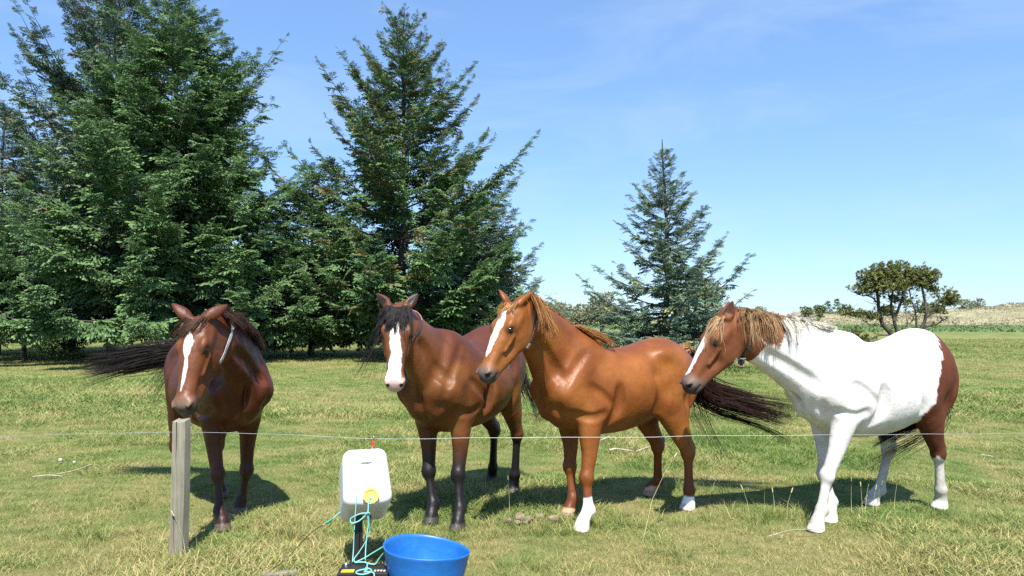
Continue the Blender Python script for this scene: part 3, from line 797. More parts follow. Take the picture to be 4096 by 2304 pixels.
# ================================================================== horses
class Field:
    """signed distance grid; shapes are melted together, then skinned as one continuous surface"""
    def __init__(self, lo, hi, h):
        self.lo = np.asarray(lo, np.float32); self.h = h
        self.n = np.ceil((np.asarray(hi) - self.lo) / h).astype(int) + 1
        self.d = np.full(self.n, 0.4, np.float32)
        self.ax = [self.lo[i] + h * np.arange(self.n[i], dtype=np.float32) for i in range(3)]
    def block(self, lo, hi):
        a = np.clip(np.floor((np.asarray(lo) - self.lo) / self.h).astype(int), 0, self.n - 1)
        b = np.clip(np.ceil((np.asarray(hi) - self.lo) / self.h).astype(int) + 1, 1, self.n)
        sl = tuple(slice(a[i], max(b[i], a[i] + 1)) for i in range(3))
        P = np.meshgrid(*[self.ax[i][sl[i]] for i in range(3)], indexing='ij', sparse=True)
        return sl, P
    def put(self, lo, hi, fn, k, sub=False):
        pad = k + 0.05
        sl, (X, Y, Z) = self.block(np.asarray(lo) - pad, np.asarray(hi) + pad)
        if min(s.stop - s.start for s in sl) < 2: return
        b = fn(X, Y, Z).astype(np.float32)
        a = self.d[sl]
        if sub:
            hh = np.maximum(k - np.abs(a + b), 0) / k
            self.d[sl] = np.maximum(a, -b) + hh * hh * (k * 0.25)
        else:
            hh = np.maximum(k - np.abs(a - b), 0) / k
            self.d[sl] = np.minimum(a, b) - hh * hh * (k * 0.25)
    def ell(self, c, r, k=0.03, M=None, sub=False):
        """ellipsoid; M rows are its own axes"""
        c = np.asarray(c, float); r = np.asarray(r, float)
        M = np.eye(3) if M is None else np.asarray(M, float)
        ext = np.sqrt(((M * r[:, None]) ** 2).sum(0))
        c0 = c; c, r, M = c.tolist(), r.tolist(), M.tolist()
        def fn(X, Y, Z):
            x, y, z = X - c[0], Y - c[1], Z - c[2]
            q = [(M[i][0] * x + M[i][1] * y + M[i][2] * z) for i in range(3)]
            k0 = np.sqrt(sum((q[i] / r[i]) ** 2 for i in range(3))) + 1e-6
            k1 = np.sqrt(sum((q[i] / r[i] ** 2) ** 2 for i in range(3))) + 1e-6
            return k0 * (k0 - 1) / k1
        self.put(c0 - ext, c0 + ext, fn, k, sub)
    def seg(self, a, b, ra, rb, u, k=0.03, cap=None, sub=False):
        """tapered segment; ra, rb = (half-width along u, half-width across)"""
        a = np.asarray(a, float); b = np.asarray(b, float)
        ax = nrm(b - a); L = np.linalg.norm(b - a)
        u = np.asarray(u, float); u = nrm(u - ax * np.dot(u, ax)); v = np.cross(ax, u)
        capr = cap if cap is not None else 0.5 * (sum(ra) + sum(rb)) / 2
        m = max(max(ra), max(rb), capr)
        lo_, hi_ = np.minimum(a, b) - m, np.maximum(a, b) + m
        a, ax, u, v, L = a.tolist(), ax.tolist(), u.tolist(), v.tolist(), float(L)
        ra = [float(t) for t in ra]; rb = [float(t) for t in rb]
        def fn(X, Y, Z):
            x, y, z = X - a[0], Y - a[1], Z - a[2]
            s = ax[0] * x + ax[1] * y + ax[2] * z
            t = np.clip(s / L, 0, 1)
            qa = s - t * L
            qu = u[0] * x + u[1] * y + u[2] * z
            qv = v[0] * x + v[1] * y + v[2] * z
            ru = ra[0] + (rb[0] - ra[0]) * t; rv = ra[1] + (rb[1] - ra[1]) * t
            cr = capr if cap is not None else 0.5 * (ru + rv)
            k0 = np.sqrt((qu / ru) ** 2 + (qv / rv) ** 2 + (qa / cr) ** 2) + 1e-6
            k1 = np.sqrt((qu / ru ** 2) ** 2 + (qv / rv ** 2) ** 2 + (qa / cr ** 2) ** 2) + 1e-6
            return k0 * (k0 - 1) / k1
        self.put(lo_, hi_, fn, k, sub)
    def chain(self, pts, ru, rv, u, k=0.03, cap=None, dense=3):
        """smooth tapered tube through pts: stations are splined, the pieces joined hard, the whole melted in with k"""
        pts = np.asarray(pts, float); n = len(pts)
        par = np.arange(n, dtype=float); m = (n - 1) * dense + 1
        P = np.stack([catmull(par, pts[:, i], m)[1] for i in range(3)], 1)
        ru = catmull(par, np.asarray(ru, float), m)[1]; rv = catmull(par, np.asarray(rv, float), m)[1]
        Uv = np.array(u, float)
        Uv = np.tile(Uv, (n, 1)) if Uv.ndim == 1 else Uv
        Uv = np.stack([catmull(par, Uv[:, i], m)[1] for i in range(3)], 1)
        T = np.gradient(P, axis=0); T /= np.linalg.norm(T, axis=1)[:, None]
        Uv = Uv - T * (Uv * T).sum(1)[:, None]; Uv /= np.linalg.norm(Uv, axis=1)[:, None]
        W = np.cross(T, Uv)
        big = max(ru.max(), rv.max())
        Pl, Ul, Wl, rul, rvl = P.tolist(), Uv.tolist(), W.tolist(), ru.tolist(), rv.tolist()
        def fn(X, Y, Z):
            shp = np.broadcast_shapes(X.shape, Y.shape, Z.shape)
            out = np.full(shp, 9.0, np.float32)
            for i in range(m - 1):
                a, b = Pl[i], Pl[i + 1]; L = math.dist(a, b) + 1e-9; ax = [(b[j] - a[j]) / L for j in range(3)]
                x, y, z = X - a[0], Y - a[1], Z - a[2]
                s_ = ax[0] * x + ax[1] * y + ax[2] * z
                t = np.clip(s_ / L, 0, 1)
                end0, end1 = i == 0, i == m - 2
                over = s_ - t * L
                u0, v0 = Ul[i], Wl[i]
                qu = u0[0] * x + u0[1] * y + u0[2] * z; qv = v0[0] * x + v0[1] * y + v0[2] * z
                a_ = rul[i] + (rul[i + 1] - rul[i]) * t; b_ = rvl[i] + (rvl[i + 1] - rvl[i]) * t
                inner = max(L * 1.2, 0.012)
                cr = np.where(over < 0, np.float32((cap or 0.5 * (rul[0] + rvl[0])) if end0 else inner), np.float32((cap or 0.5 * (rul[-1] + rvl[-1])) if end1 else inner))
                k0 = np.sqrt((qu / a_) ** 2 + (qv / b_) ** 2 + (over / cr) ** 2) + 1e-6
                rr = np.sqrt(qu ** 2 + qv ** 2 + over ** 2)
                np.minimum(out, rr * (1 - 1 / k0), out=out)
            return np.maximum(out, -0.3)
        self.put(P.min(0) - big, P.max(0) + big, fn, k)
    def groove(self, pts, r=.03, depth=.012, k=.035):
        """soft crease along a line laid on the surface"""
        P = np.asarray(pts, float); n = len(P)
        P = np.stack([catmull(np.arange(n), P[:, i], n * 3)[1] for i in range(3)], 1)
        for _ in range(5): P = P - self.grad(P) * self.sample(P)[:, None]
        P = P + self.grad(P) * (r - depth)
        for i in range(len(P) - 1): self.seg(P[i], P[i + 1], (r, r), (r, r), (0.31, 0.77, 0.55), k, sub=True)
    def sample(self, P):
        q = (np.asarray(P, np.float32) - self.lo) / self.h
        q = np.clip(q, 0, self.n - 1.001)
        i = q.astype(int); f = q - i
        i = np.minimum(i, self.n - 2)
        o = 0
        for dx in (0, 1):
            for dy in (0, 1):
                for dz in (0, 1):
                    w = (f[:, 0] if dx else 1 - f[:, 0]) * (f[:, 1] if dy else 1 - f[:, 1]) * (f[:, 2] if dz else 1 - f[:, 2])
                    o = o + w * self.d[i[:, 0] + dx, i[:, 1] + dy, i[:, 2] + dz]
        return o
    def grad(self, P):
        e = self.h
        g = np.stack([self.sample(P + np.eye(3)[i] * e) - self.sample(P - np.eye(3)[i] * e) for i in range(3)], 1)
        return g / (np.linalg.norm(g, axis=1)[:, None] + 1e-9)
    def blur(self, it=1):
        d = self.d
        for _ in range(it):
            for ax in range(3):
                s0 = [slice(None)] * 3; s1 = [slice(None)] * 3; sc = [slice(None)] * 3
                s0[ax] = slice(0, -2); s1[ax] = slice(2, None); sc[ax] = slice(1, -1)
                d[tuple(sc)] = 0.5 * d[tuple(sc)] + 0.25 * (d[tuple(s0)] + d[tuple(s1)])
    def skin(self):
        d = self.d; n = self.n
        ins = d < 0
        cnt = sum(ins[dx:n[0] - 1 + dx, dy:n[1] - 1 + dy, dz:n[2] - 1 + dz].astype(np.int8) for dx in (0, 1) for dy in (0, 1) for dz in (0, 1))
        ci = np.argwhere((cnt > 0) & (cnt < 8))
        off = np.array([(dx, dy, dz) for dx in (0, 1) for dy in (0, 1) for dz in (0, 1)])
        cv = np.stack([d[ci[:, 0] + o[0], ci[:, 1] + o[1], ci[:, 2] + o[2]] for o in off], 1)
        acc = np.zeros((len(ci), 3)); num = np.zeros(len(ci))
        for a in range(8):
            for b in range(a + 1, 8):
                if np.abs(off[a] - off[b]).sum() != 1: continue
                va, vb = cv[:, a], cv[:, b]
                m = (va < 0) != (vb < 0)
                t = np.where(m, va / np.where(m, va - vb, 1), 0)
                acc += np.where(m[:, None], off[a] + t[:, None] * (off[b] - off[a]), 0); num += m
        V = self.lo + self.h * (ci + acc / num[:, None])
        idx = np.full(n - 1, -1, np.int32); idx[ci[:, 0], ci[:, 1], ci[:, 2]] = np.arange(len(ci))
        F = []
        for ax in range(3):
            s0 = [slice(1, -1)] * 3; s1 = [slice(1, -1)] * 3
            s0[ax] = slice(0, -1); s1[ax] = slice(1, None)
            A, B = ins[tuple(s0)], ins[tuple(s1)]
            e = np.argwhere(A != B)
            flip = A[e[:, 0], e[:, 1], e[:, 2]]
            e = e + 1; e[:, ax] -= 1
            p, q = [(1, 2), (2, 0), (0, 1)][ax]
            quad = []
            for dp, dq in ((-1, -1), (0, -1), (0, 0), (-1, 0)):
                c = e.copy(); c[:, p] += dp; c[:, q] += dq
                quad.append(idx[c[:, 0], c[:, 1], c[:, 2]])
            quad = np.stack(quad, 1)
            quad[~flip] = quad[~flip][:, ::-1]
            F.append(quad)
        F = np.concatenate(F); F = F[(F >= 0).all(1)]
        # a little Taubin smoothing takes the grid out of the skin
        E = np.concatenate([F[:, [0, 1]], F[:, [1, 2]], F[:, [2, 3]], F[:, [3, 0]]])
        deg = np.bincount(E.ravel(), minlength=len(V)).astype(float)
        for lam in (0.55, -0.45, 0.55, -0.45):
            S = np.zeros_like(V)
            for c in range(3):
                S[:, c] = np.bincount(E[:, 0], V[E[:, 1], c], len(V)) + np.bincount(E[:, 1], V[E[:, 0], c], len(V))
            V = V + lam * (S / np.maximum(deg, 1)[:, None] - V)
        return V, F

def hair(field, roots, d0, lens, force, nseg=9, r=0.003, jitter=0.25, seed=1, clear=0.006, tip=0.25, wave=0.0, collide=True, locks=0, lockw=.72):
    """strands as thin three-sided tapered tubes; force is a function (t, P) -> acceleration of direction"""
    rng = np.random.RandomState(seed)
    N = len(roots)
    P = np.array(roots, float); D = np.array(d0, float)
    D /= np.linalg.norm(D, axis=1)[:, None]
    path = [P.copy()]
    jit = rng.normal(size=(N, 3)) * jitter
    ph = rng.rand(N) * 6.28
    for i in range(nseg):
        t = (i + 1) / nseg
        st = lens / nseg
        D = D + (force(t, P) + jit * 0.6) * (st[:, None] * 8.0)
        if wave:
            D = D + wave * np.sin(ph + t * 7.0)[:, None] * rng.normal(size=(N, 3)) * 0.5
        D /= np.linalg.norm(D, axis=1)[:, None] + 1e-9
        P = P + D * st[:, None]
        if collide and field is not None:
            dd = field.sample(P)
            m = dd < clear
            if m.any():
                g = field.grad(P[m])
                P[m] += g * (clear - dd[m])[:, None] * 1.02
                nd = (D[m] * g).sum(1)
                D[m] -= g * np.minimum(nd, 0)[:, None]
        path.append(P.copy())
    path = np.stack(path, 1)
    K = nseg + 1
    if locks and N > locks:
        # neighbouring strands gather into locks towards their ends
        gi = rng.choice(N, locks, replace=False)
        d2 = ((path[:, None, 0] - path[None, gi, 0]) ** 2).sum(-1) + .15 * ((path[:, None, nseg // 2] - path[None, gi, nseg // 2]) ** 2).sum(-1)
        own = gi[np.argmin(d2 + 1e-4 * rng.rand(N, locks), 1)]
        tt_ = np.linspace(0, 1, K)
        w_ = (lockw * np.clip(tt_ * 1.5, 0, 1) ** 1.3)[None, :, None] * (.55 + .45 * rng.rand(N))[:, None, None]
        sw = np.sin(tt_[None, :, None] * (5 + 3 * rng.rand(N))[own][:, None, None] + 6.28 * rng.rand(N)[own][:, None, None]) * (rng.normal(size=(N, 1, 3))[own]) * .012 * tt_[None, :, None]
        path = path * (1 - w_) + path[own] * w_ + sw
    T = np.gradient(path, axis=1); T /= np.linalg.norm(T, axis=2)[..., None] + 1e-9
    ref = rng.normal(size=(N, 1, 3))
    U = np.cross(T, ref); U /= np.linalg.norm(U, axis=2)[..., None] + 1e-9
    W = np.cross(T, U)
    tt = np.linspace(0, 1, K)
    rad = (r * (0.7 + 0.6 * rng.rand(N)))[:, None] * (1 - (1 - tip) * tt ** 1.6)[None]
    ring = np.stack([path + rad[..., None] * (math.cos(a) * U + math.sin(a) * W) for a in (0, 2.094, 4.189)], 2)
    V = ring.reshape(-1, 3)
    base = (np.arange(N)[:, None] * K + np.arange(nseg)[None]) * 3
    F = []
    for j in range(3):
        j2 = (j + 1) % 3
        F.append(np.stack([base + j, base + j2, base + 3 + j2, base + 3 + j], -1).reshape(-1, 4))
    F = np.concatenate(F)
    tone = np.repeat(rng.rand(N), K * 3)
    along = np.tile(np.repeat(tt, 3), N)
    return V, F, tone, along

def coat_mat(name, rough=0.36, spec=0.5, sheen=0.15):
    m, n, l, b = new_mat(name)
    at = n.new('ShaderNodeVertexColor'); at.layer_name = 'coat'
    tc = n.new('ShaderNodeTexCoord')
    nz = n.new('ShaderNodeTexNoise'); nz.inputs['Scale'].default_value = 7.0; nz.inputs['Detail'].default_value = 6.0
    l.new(tc.outputs['Object'], nz.inputs['Vector'])
    mr = n.new('ShaderNodeMapRange'); mr.inputs['From Min'].default_value = 0.3; mr.inputs['From Max'].default_value = 0.7
    mr.inputs['To Min'].default_value = 0.84; mr.inputs['To Max'].default_value = 1.14
    l.new(nz.outputs['Fac'], mr.inputs['Value'])
    mp = n.new('ShaderNodeMapping'); mp.inputs['Scale'].default_value = (13, 22, 5.5); mp.inputs['Rotation'].default_value = (0, .5, 0)
    l.new(tc.outputs['Object'], mp.inputs['Vector'])
    n2 = n.new('ShaderNodeTexNoise'); n2.inputs['Scale'].default_value = 5.0; n2.inputs['Detail'].default_value = 3.0
    l.new(mp.outputs['Vector'], n2.inputs['Vector'])
    m2 = n.new('ShaderNodeMapRange'); m2.inputs['To Min'].default_value = 0.78; m2.inputs['To Max'].default_value = 1.22
    l.new(n2.outputs['Fac'], m2.inputs['Value'])
    mu = n.new('ShaderNodeMath'); mu.operation = 'MULTIPLY'
    l.new(mr.outputs['Result'], mu.inputs[0]); l.new(m2.outputs['Result'], mu.inputs[1])
    vm = n.new('ShaderNodeVectorMath'); vm.operation = 'SCALE'
    l.new(at.outputs['Color'], vm.inputs[0]); l.new(mu.outputs['Value'], vm.inputs['Scale'])
    l.new(vm.outputs['Vector'], b.inputs['Base Color'])
    n3 = n.new('ShaderNodeTexNoise'); n3.inputs['Scale'].default_value = 11.0; n3.inputs['Detail'].default_value = 4.0
    l.new(tc.outputs['Object'], n3.inputs['Vector'])
    m3 = n.new('ShaderNodeMapRange'); m3.inputs['To Min'].default_value = rough - 0.12; m3.inputs['To Max'].default_value = rough + 0.24
    l.new(n3.outputs['Fac'], m3.inputs['Value']); l.new(m3.outputs['Result'], b.inputs['Roughness'])
    b.inputs['Specular IOR Level'].default_value = spec
    b.inputs['Sheen Weight'].default_value = sheen
    b.inputs['Sheen Roughness'].default_value = 0.4
    bp = n.new('ShaderNodeBump'); bp.inputs['Strength'].default_value = 0.32; bp.inputs['Distance'].default_value = 0.008
    l.new(n2.outputs['Fac'], bp.inputs['Height'])
    b2 = n.new('ShaderNodeBump'); b2.inputs['Strength'].default_value = 0.35; b2.inputs['Distance'].default_value = 0.02
    n4 = n.new('ShaderNodeTexNoise'); n4.inputs['Scale'].default_value = 9.0; n4.inputs['Detail'].default_value = 2.0
    l.new(tc.outputs['Object'], n4.inputs['Vector']); l.new(n4.outputs['Fac'], b2.inputs['Height'])
    l.new(bp.outputs['Normal'], b2.inputs['Normal']); l.new(b2.outputs['Normal'], b.inputs['Normal'])
    return m

def hair_mat(name):
    m, n, l, b = new_mat(name)
    at = n.new('ShaderNodeVertexColor'); at.layer_name = 'coat'
    l.new(at.outputs['Color'], b.inputs['Base Color'])
    b.inputs['Roughness'].default_value = 0.55
    b.inputs['Specular IOR Level'].default_value = 0.18
    return m

HAIRM = hair_mat('horse_hair')
M_EYE, _n, _l, _b = new_mat('eye_dark'); _b.inputs['Base Color'].default_value = (0.012, 0.007, 0.004, 1); _b.inputs['Roughness'].default_value = 0.06
M_STRAP_DARK = noisy('strap_leather', (0.022, 0.017, 0.014), (0.07, 0.055, 0.045), 30, 0.5, bump=0.15)
M_STRAP_GREY = noisy('strap_webbing', (0.30, 0.30, 0.29), (0.48, 0.47, 0.45), 40, 0.6, bump=0.2)
M_STRAP_PINK = noisy('strap_pink', (0.42, 0.17, 0.16), (0.55, 0.25, 0.22), 30, 0.6)
M_STRAP_WHITE = noisy('strap_white', (0.62, 0.60, 0.57), (0.74, 0.72, 0.69), 30, 0.5)
M_BUCKLE, _n, _l, _b = new_mat('buckle_steel'); _b.inputs['Base Color'].default_value = (0.6, 0.6, 0.6, 1); _b.inputs['Metallic'].default_value = 1; _b.inputs['Roughness'].default_value = 0.25

XT = [-.81, -.75, -.66, -.55, -.42, -.28, -.12, .04, .20, .34, .46, .58, .68, .77]
T_TOP = [1.20, 1.335, 1.425, 1.48, 1.50, 1.475, 1.435, 1.415, 1.425, 1.47, 1.50, 1.46, 1.36, 1.22]
T_BOT = [1.00, .93, .88, .85, .82, .775, .725, .695, .685, .685, .70, .735, .785, .88]
T_WID = [.07, .15, .215, .26, .285, .305, .325, .33, .315, .285, .26, .235, .205, .13]

class Horse:
    pass

def shape_horse(c, h=0.0090):
    """c: configuration in the horse's own frame (x forward, y left, z up), metres"""
    s = c['s']
    H = Horse(); H.c = c
    fat = c.get('fat', 1.0)
    P0 = np.array(c['poll']); P1 = np.array(c['muz'])
    hs = np.linalg.norm(P1 - P0) / 0.60 * c.get('head', 1.0)
    # head frame
    ax = nrm(P1 - P0)
    hd = np.array(c.get('face', (ax[0], ax[1], 0.0)), float); hd[2] = 0; hd = nrm(hd)
    ez = hd * 1.0 + np.array([0, 0, 0.6])
    ez = nrm(ez - ax * np.dot(ez, ax))
    roll = R(c.get('roll', 0))
    ey = np.cross(ez, ax)
    ez = nrm(ez * math.cos(roll) + ey * math.sin(roll)); ey = nrm(np.cross(ez, ax))
    tl = math.atan2(0.035, 0.60)
    ex = ax * math.cos(tl) + ez * math.sin(tl); ez = nrm(np.cross(ex, ey))
    HM = np.stack([ex, ey, ez])
    def hp(x, y, z): return P0 + hs * (ex * x + ey * y + ez * z)
    H.HM, H.P0, H.hs, H.hp = HM, P0, hs, hp
    legs = c['legs']
    pts = [P0, P1] + [q for l in legs.values() for q in l] + [np.array(e) for e in c['ears']]
    lo = np.minimum(np.min(pts, 0), np.array([-.86, -.36, 0]) * s) - np.array([.12, .12, .05])
    hi = np.maximum(np.max(pts, 0), np.array([.8, .36, 1.5]) * s) + np.array([.12, .12, .1])
    lo[2] = -0.03
    F = Field(lo, hi, h); H.F = F
    # ---- torso
    xs = np.array(XT) * s
    dzt = np.array(c.get('top_adj', [0] * len(XT))); dzb = np.array(c.get('bot_adj', [0] * len(XT)))
    top = (np.array(T_TOP) + dzt) * s; bot = (np.array(T_BOT) + dzb) * s; wid = np.array(T_WID) * s * fat
    q, tp = catmull(xs, top); _, bt = catmull(xs, bot); _, wd = catmull(xs, wid)
    def torso(X, Y, Z):
        t1 = np.interp(X, q, tp); b1 = np.interp(X, q, bt); w1 = np.interp(X, q, wd)
        xo = X - np.clip(X, q[0], q[-1])
        zc = b1 + (t1 - b1) * 0.46
        z = Z - zc
        hz = np.where(z > 0, t1 - zc, zc - b1)
        k0 = np.sqrt((Y / w1) ** 2 + (z / hz) ** 2 + (xo / 0.05) ** 2) + 1e-5
        rr = np.sqrt(Y ** 2 + z ** 2 + xo ** 2)
        return np.maximum(rr * (1 - 1 / k0), -0.3)
    F.put(np.array([xs[0], -.35 * s, .6 * s]), np.array([xs[-1], .35 * s, 1.56 * s]), torso, 0.02)
    # withers ridge, croup, loin
    F.seg((.30 * s, 0, 1.40 * s + dzt[9] * s), (.50 * s, 0, 1.42 * s + dzt[10] * s), (.07 * s, .085 * s), (.06 * s, .075 * s), (0, 1, 0), 0.08)
    # ---- neck
    B0 = (np.array([.55, 0, 1.17]) + np.array(c.get('neck_base', (0, 0, 0)))) * s
    A = hp(.035, 0, -.055)
    Lk = np.linalg.norm(A - B0)
    t0 = nrm(np.array(c.get('neck_dir', (.8, 0, .65)), float))
    C1 = B0 + t0 * Lk * 0.5
    ts = np.linspace(0, 1, 15)
    NP = np.array([(1 - t) ** 2 * B0 + 2 * t * (1 - t) * C1 + t * t * A for t in ts])
    TN = np.gradient(NP, axis=0); TN /= np.linalg.norm(TN, axis=1)[:, None]
    US = [nrm((1 - t) * np.array([0, 1.0, 0]) + t * ey) for t in ts]
    DS = np.array([nrm(np.cross(TN[i], US[i])) for i in range(15)])
    nk = c.get('neck', 1.0)
    _, ru = catmull([0, .25, .5, .75, 1], np.array([.195, .155, .125, .106, .094]) * s * nk, 15)
    _, rv = catmull([0, .25, .5, .75, 1], np.array([.34, .285, .232, .190, .158]) * s * nk, 15)
    F.chain(NP, ru, rv, US, 0.09, cap=0.06, dense=2)
    H.NP, H.DS, H.US, H.rv, H.ru = NP, DS, np.array(US), rv, ru
    # ---- shoulder, chest and quarters
    for sd in (1, -1):
        lg = 'L' if sd > 0 else 'R'
        def q3(x, y, z): return np.array([x, sd * y, z]) * s
        K, Fe, G = [np.array(v, float) for v in legs[lg + 'F']]
        E = q3(.42, .165, .89)
        E = E + np.clip((K - q3(.48, .15, .45)) * np.array([.25, .25, 0]), -.06, .06)
        PS = q3(.69, .15, 1.06)
        F.seg(q3(.44, .10, 1.34), PS, (.075 * s, .17 * s), (.085 * s, .13 * s), (0, 1, 0), 0.09)
        F.seg(PS, E, (.10 * s, .115 * s), (.085 * s, .12 * s), (0, 1, 0), 0.07)
        F.ell(q3(.60, .085, 1.12), np.array([.15, .13, .20]) * s, 0.09)
        F.ell(q3(.35, .20, 1.00), np.array([.13, .065, .16]) * s, 0.05)          # triceps
        F.ell(q3(.695, .08, .955), np.array([.10, .088, .135]) * s, 0.022)     # breast muscle
        lat = np.array([0, 1.0, 0])
        fa = [E + np.array([.03, 0, .02]) * s, E + (K - E) * .25 + np.array([.02, 0, 0]) * s, E + (K - E) * .6, E + (K - E) * .88, K]
        F.chain(fa, np.array([.086, .080, .060, .051, .052]) * s, np.array([.130, .104, .070, .054, .054]) * s, lat, 0.05)
        F.ell(E + np.array([.055, sd * .012, -.075]) * s, np.array([.068, .070, .125]) * s, 0.016)   # forearm muscle
        F.ell(K + np.array([.008, 0, 0]), np.array([.054, .055, .068]) * s, 0.025)
        lower_leg(F, K, Fe, G, s, 0.0, lat)
        # hind
        K, Fe, G = [np.array(v, float) for v in legs[lg + 'H']]
        S = q3(-.36, .195, .97) + np.clip((K - q3(-.70, .15, .58)) * np.array([.3, .3, 0]), -.08, .08)
        HJ = q3(-.47, .13, 1.24)
        F.seg(HJ, S, (.135 * s, .24 * s), (.10 * s, .135 * s), lat, 0.07)
        F.ell(q3(-.63, .115, 1.10), np.array([.165, .105, .25]) * s, 0.06)       # buttock
        F.ell(q3(-.30, .20, 1.35), np.array([.09, .07, .06]) * s, 0.09)          # point of hip
        F.seg(q3(-.62, .13, 1.0), S + (K - S) * .55 + np.array([-.02, 0, 0]), (.085 * s, .11 * s), (.055 * s, .06 * s), lat, 0.06)
        ga = [S, S + (K - S) * .3 + np.array([-.005, 0, 0]), S + (K - S) * .65, S + (K - S) * .9, K]
        F.chain(ga, np.array([.105, .094, .068, .053, .050]) * s, np.array([.155, .138, .094, .068, .062]) * s, lat, 0.05)
        ph = K + np.array([-.048, 0, .045]) * s
        F.seg(K + np.array([-.01, 0, -.03]), ph, (.036 * s, .036 * s), (.024 * s, .024 * s), lat, 0.03)
        F.seg(ph, S + (K - S) * .45 + np.array([-.07, 0, 0]) * s, (.018 * s, .02 * s), (.03 * s, .03 * s), lat, 0.04)
        F.ell(K + np.array([.008, 0, -.01]), np.array([.060, .053, .068]) * s, 0.03)
        lower_leg(F, K, Fe, G, s, 0.005, lat)
        # flank hollow in front of the stifle and groove behind the elbow
        F.ell(q3(-.20, .335, 1.27), np.array([.10, .05, .09]) * s, 0.07, sub=True)
        F.ell(q3(.26, .345, .93), np.array([.045, .065, .16]) * s, 0.06, sub=True)
    F.ell(np.array([.86, 0, .99]) * s, np.array([.07, .02, .12]) * s, 0.07, sub=True)
    for sd in (1, -1):
        def q3(x, y, z): return np.array([x, sd * y, z]) * s
        F.groove([q3(.66, .17, .96), q3(.60, .22, .90), q3(.50, .26, .875), q3(.40, .27, .90)], .028, .007)      # above the forearm
        F.groove([q3(.24, .30, 1.12), q3(.245, .30, 1.0), q3(.28, .28, .88), q3(.33, .24, .79)], .035, .008)      # behind the elbow
        F.groove([q3(.52, .14, 1.36), q3(.66, .18, 1.22), q3(.74, .17, 1.08), q3(.72, .15, .98)], .035, .003)     # front of the shoulder
        F.groove([q3(-.16, .31, 1.18), q3(-.20, .30, 1.02), q3(-.20, .27, .90)], .045, .010, .06)                 # flank fold
        F.groove([q3(-.70, .16, 1.24), q3(-.64, .20, 1.05), q3(-.60, .19, .88)], .03, .007)                       # back of the thigh
        F.groove([q3(.50, .25, 1.12), q3(.40, .27, 1.05), q3(.33, .27, .98)], .03, .007)                          # triceps
        F.groove([NP[i] - DS[i] * rv[i] * .52 + US[i] * (sd * ru[i] * .9) for i in (2, 4, 6, 8, 10)], .04, .006, .05) # jugular groove
    # ---- head
    def hv(*a): return np.array(a) * hs
    F.ell(hp(.10, 0, -.008), hv(.135, .100, .086), 0.04, HM)
    F.chain([hp(.10, 0, .0), hp(.20, 0, .002), hp(.31, 0, -.006), hp(.42, 0, -.022), hp(.54, 0, -.036)], np.array([.104, .108, .084, .066, .060]) * hs, np.array([.072, .074, .066, .058, .052]) * hs, ey, 0.03, cap=.05)
    F.chain([hp(.13, 0, -.10), hp(.30, 0, -.085), hp(.54, 0, -.075)], np.array([.066, .058, .046]) * hs, np.array([.08, .058, .04]) * hs, ey, 0.03)
    F.ell(hp(.555, 0, -.046), hv(.066, .066, .062), 0.03, HM)
    F.ell(hp(.598, 0, -.068), hv(.034, .054, .042), 0.03, HM)                   # upper lip
    F.ell(hp(.560, 0, -.112), hv(.052, .043, .030), 0.02, HM)                  # lower lip, chin
    for sd in (1, -1):
        F.ell(hp(.165, sd * .060, -.105), hv(.128, .042, .112), 0.035, HM)      # cheek
        F.seg(hp(.20, sd * .048, -.165), hp(.50, sd * .024, -.108), (.034 * hs, .042 * hs), (.030 * hs, .030 * hs), ey, 0.04)
        F.ell(hp(.195, sd * .088, .040), hv(.055, .026, .030), 0.025, HM)       # brow
        F.seg(hp(.25, sd * .099, -.030), hp(.385, sd * .078, -.046), (.011 * hs, .011 * hs), (.009 * hs, .009 * hs), ey, 0.022)
        F.ell(hp(.234, sd * .116, .024), hv(.030, .018, .017), 0.008, HM, sub=True)   # eye socket
        F.seg(hp(.200, sd * .097, .040), hp(.262, sd * .090, .036), (.008 * hs, .008 * hs), (.007 * hs, .007 * hs), ey, 0.010)   # upper lid
        F.seg(hp(.208, sd * .098, .004), hp(.262, sd * .092, .010), (.007 * hs, .007 * hs), (.006 * hs, .006 * hs), ey, 0.010)   # lower lid
        F.ell(hp(.570, sd * .052, -.030), hv(.040, .022, .034), 0.02, HM)       # nostril flare
        F.ell(hp(.600, sd * .062, -.027), hv(.026, .024, .016), 0.006, HM, sub=True)
        F.seg(hp(.566, sd * .066, -.012), hp(.604, sd * .056, -.006), (.010 * hs, .010 * hs), (.008 * hs, .008 * hs), ey, 0.012)   # nostril rim
        F.ell(hp(.45, sd * .086, -.048), hv(.05, .016, .018), 0.03, HM, sub=True)     # hollow above the lips
        F.ell(hp(.10, sd * .118, .032), hv(.05, .020, .02), 0.03, HM, sub=True)       # hollow above the eye
        F.ell(hp(.585, sd * .055, -.092), hv(.050, .030, .005), 0.008, HM, sub=True)  # mouth line
    H.ears = []
    # ears
    for sd, tipp, op in zip((1, -1), c['ears'], c['ear_open']):
        b = hp(.012, sd * .064, .050); tipp = np.array(tipp, float); op = nrm(op)
        d = tipp - b
        H.ears.append((b, tipp, op))
        w = nrm(np.cross(d, op))
        bow = -op * 0.012
        ep = [b, b + d * .28 + bow, b + d * .55 + bow * 1.1, b + d * .8 + bow * .6, tipp]
        F.chain(ep, np.array([.032, .043, .038, .023, .006]) * hs, np.array([.028, .024, .02, .014, .006]) * hs, w, 0.025)
        F.seg(b + d * .30 + op * .018, b + d * .78 + op * .010, (.020 * hs, .013 * hs), (.010 * hs, .008 * hs), w, 0.010, sub=True)
    H.eyes = [hp(.232, sd * .091, .024) for sd in (1, -1)]
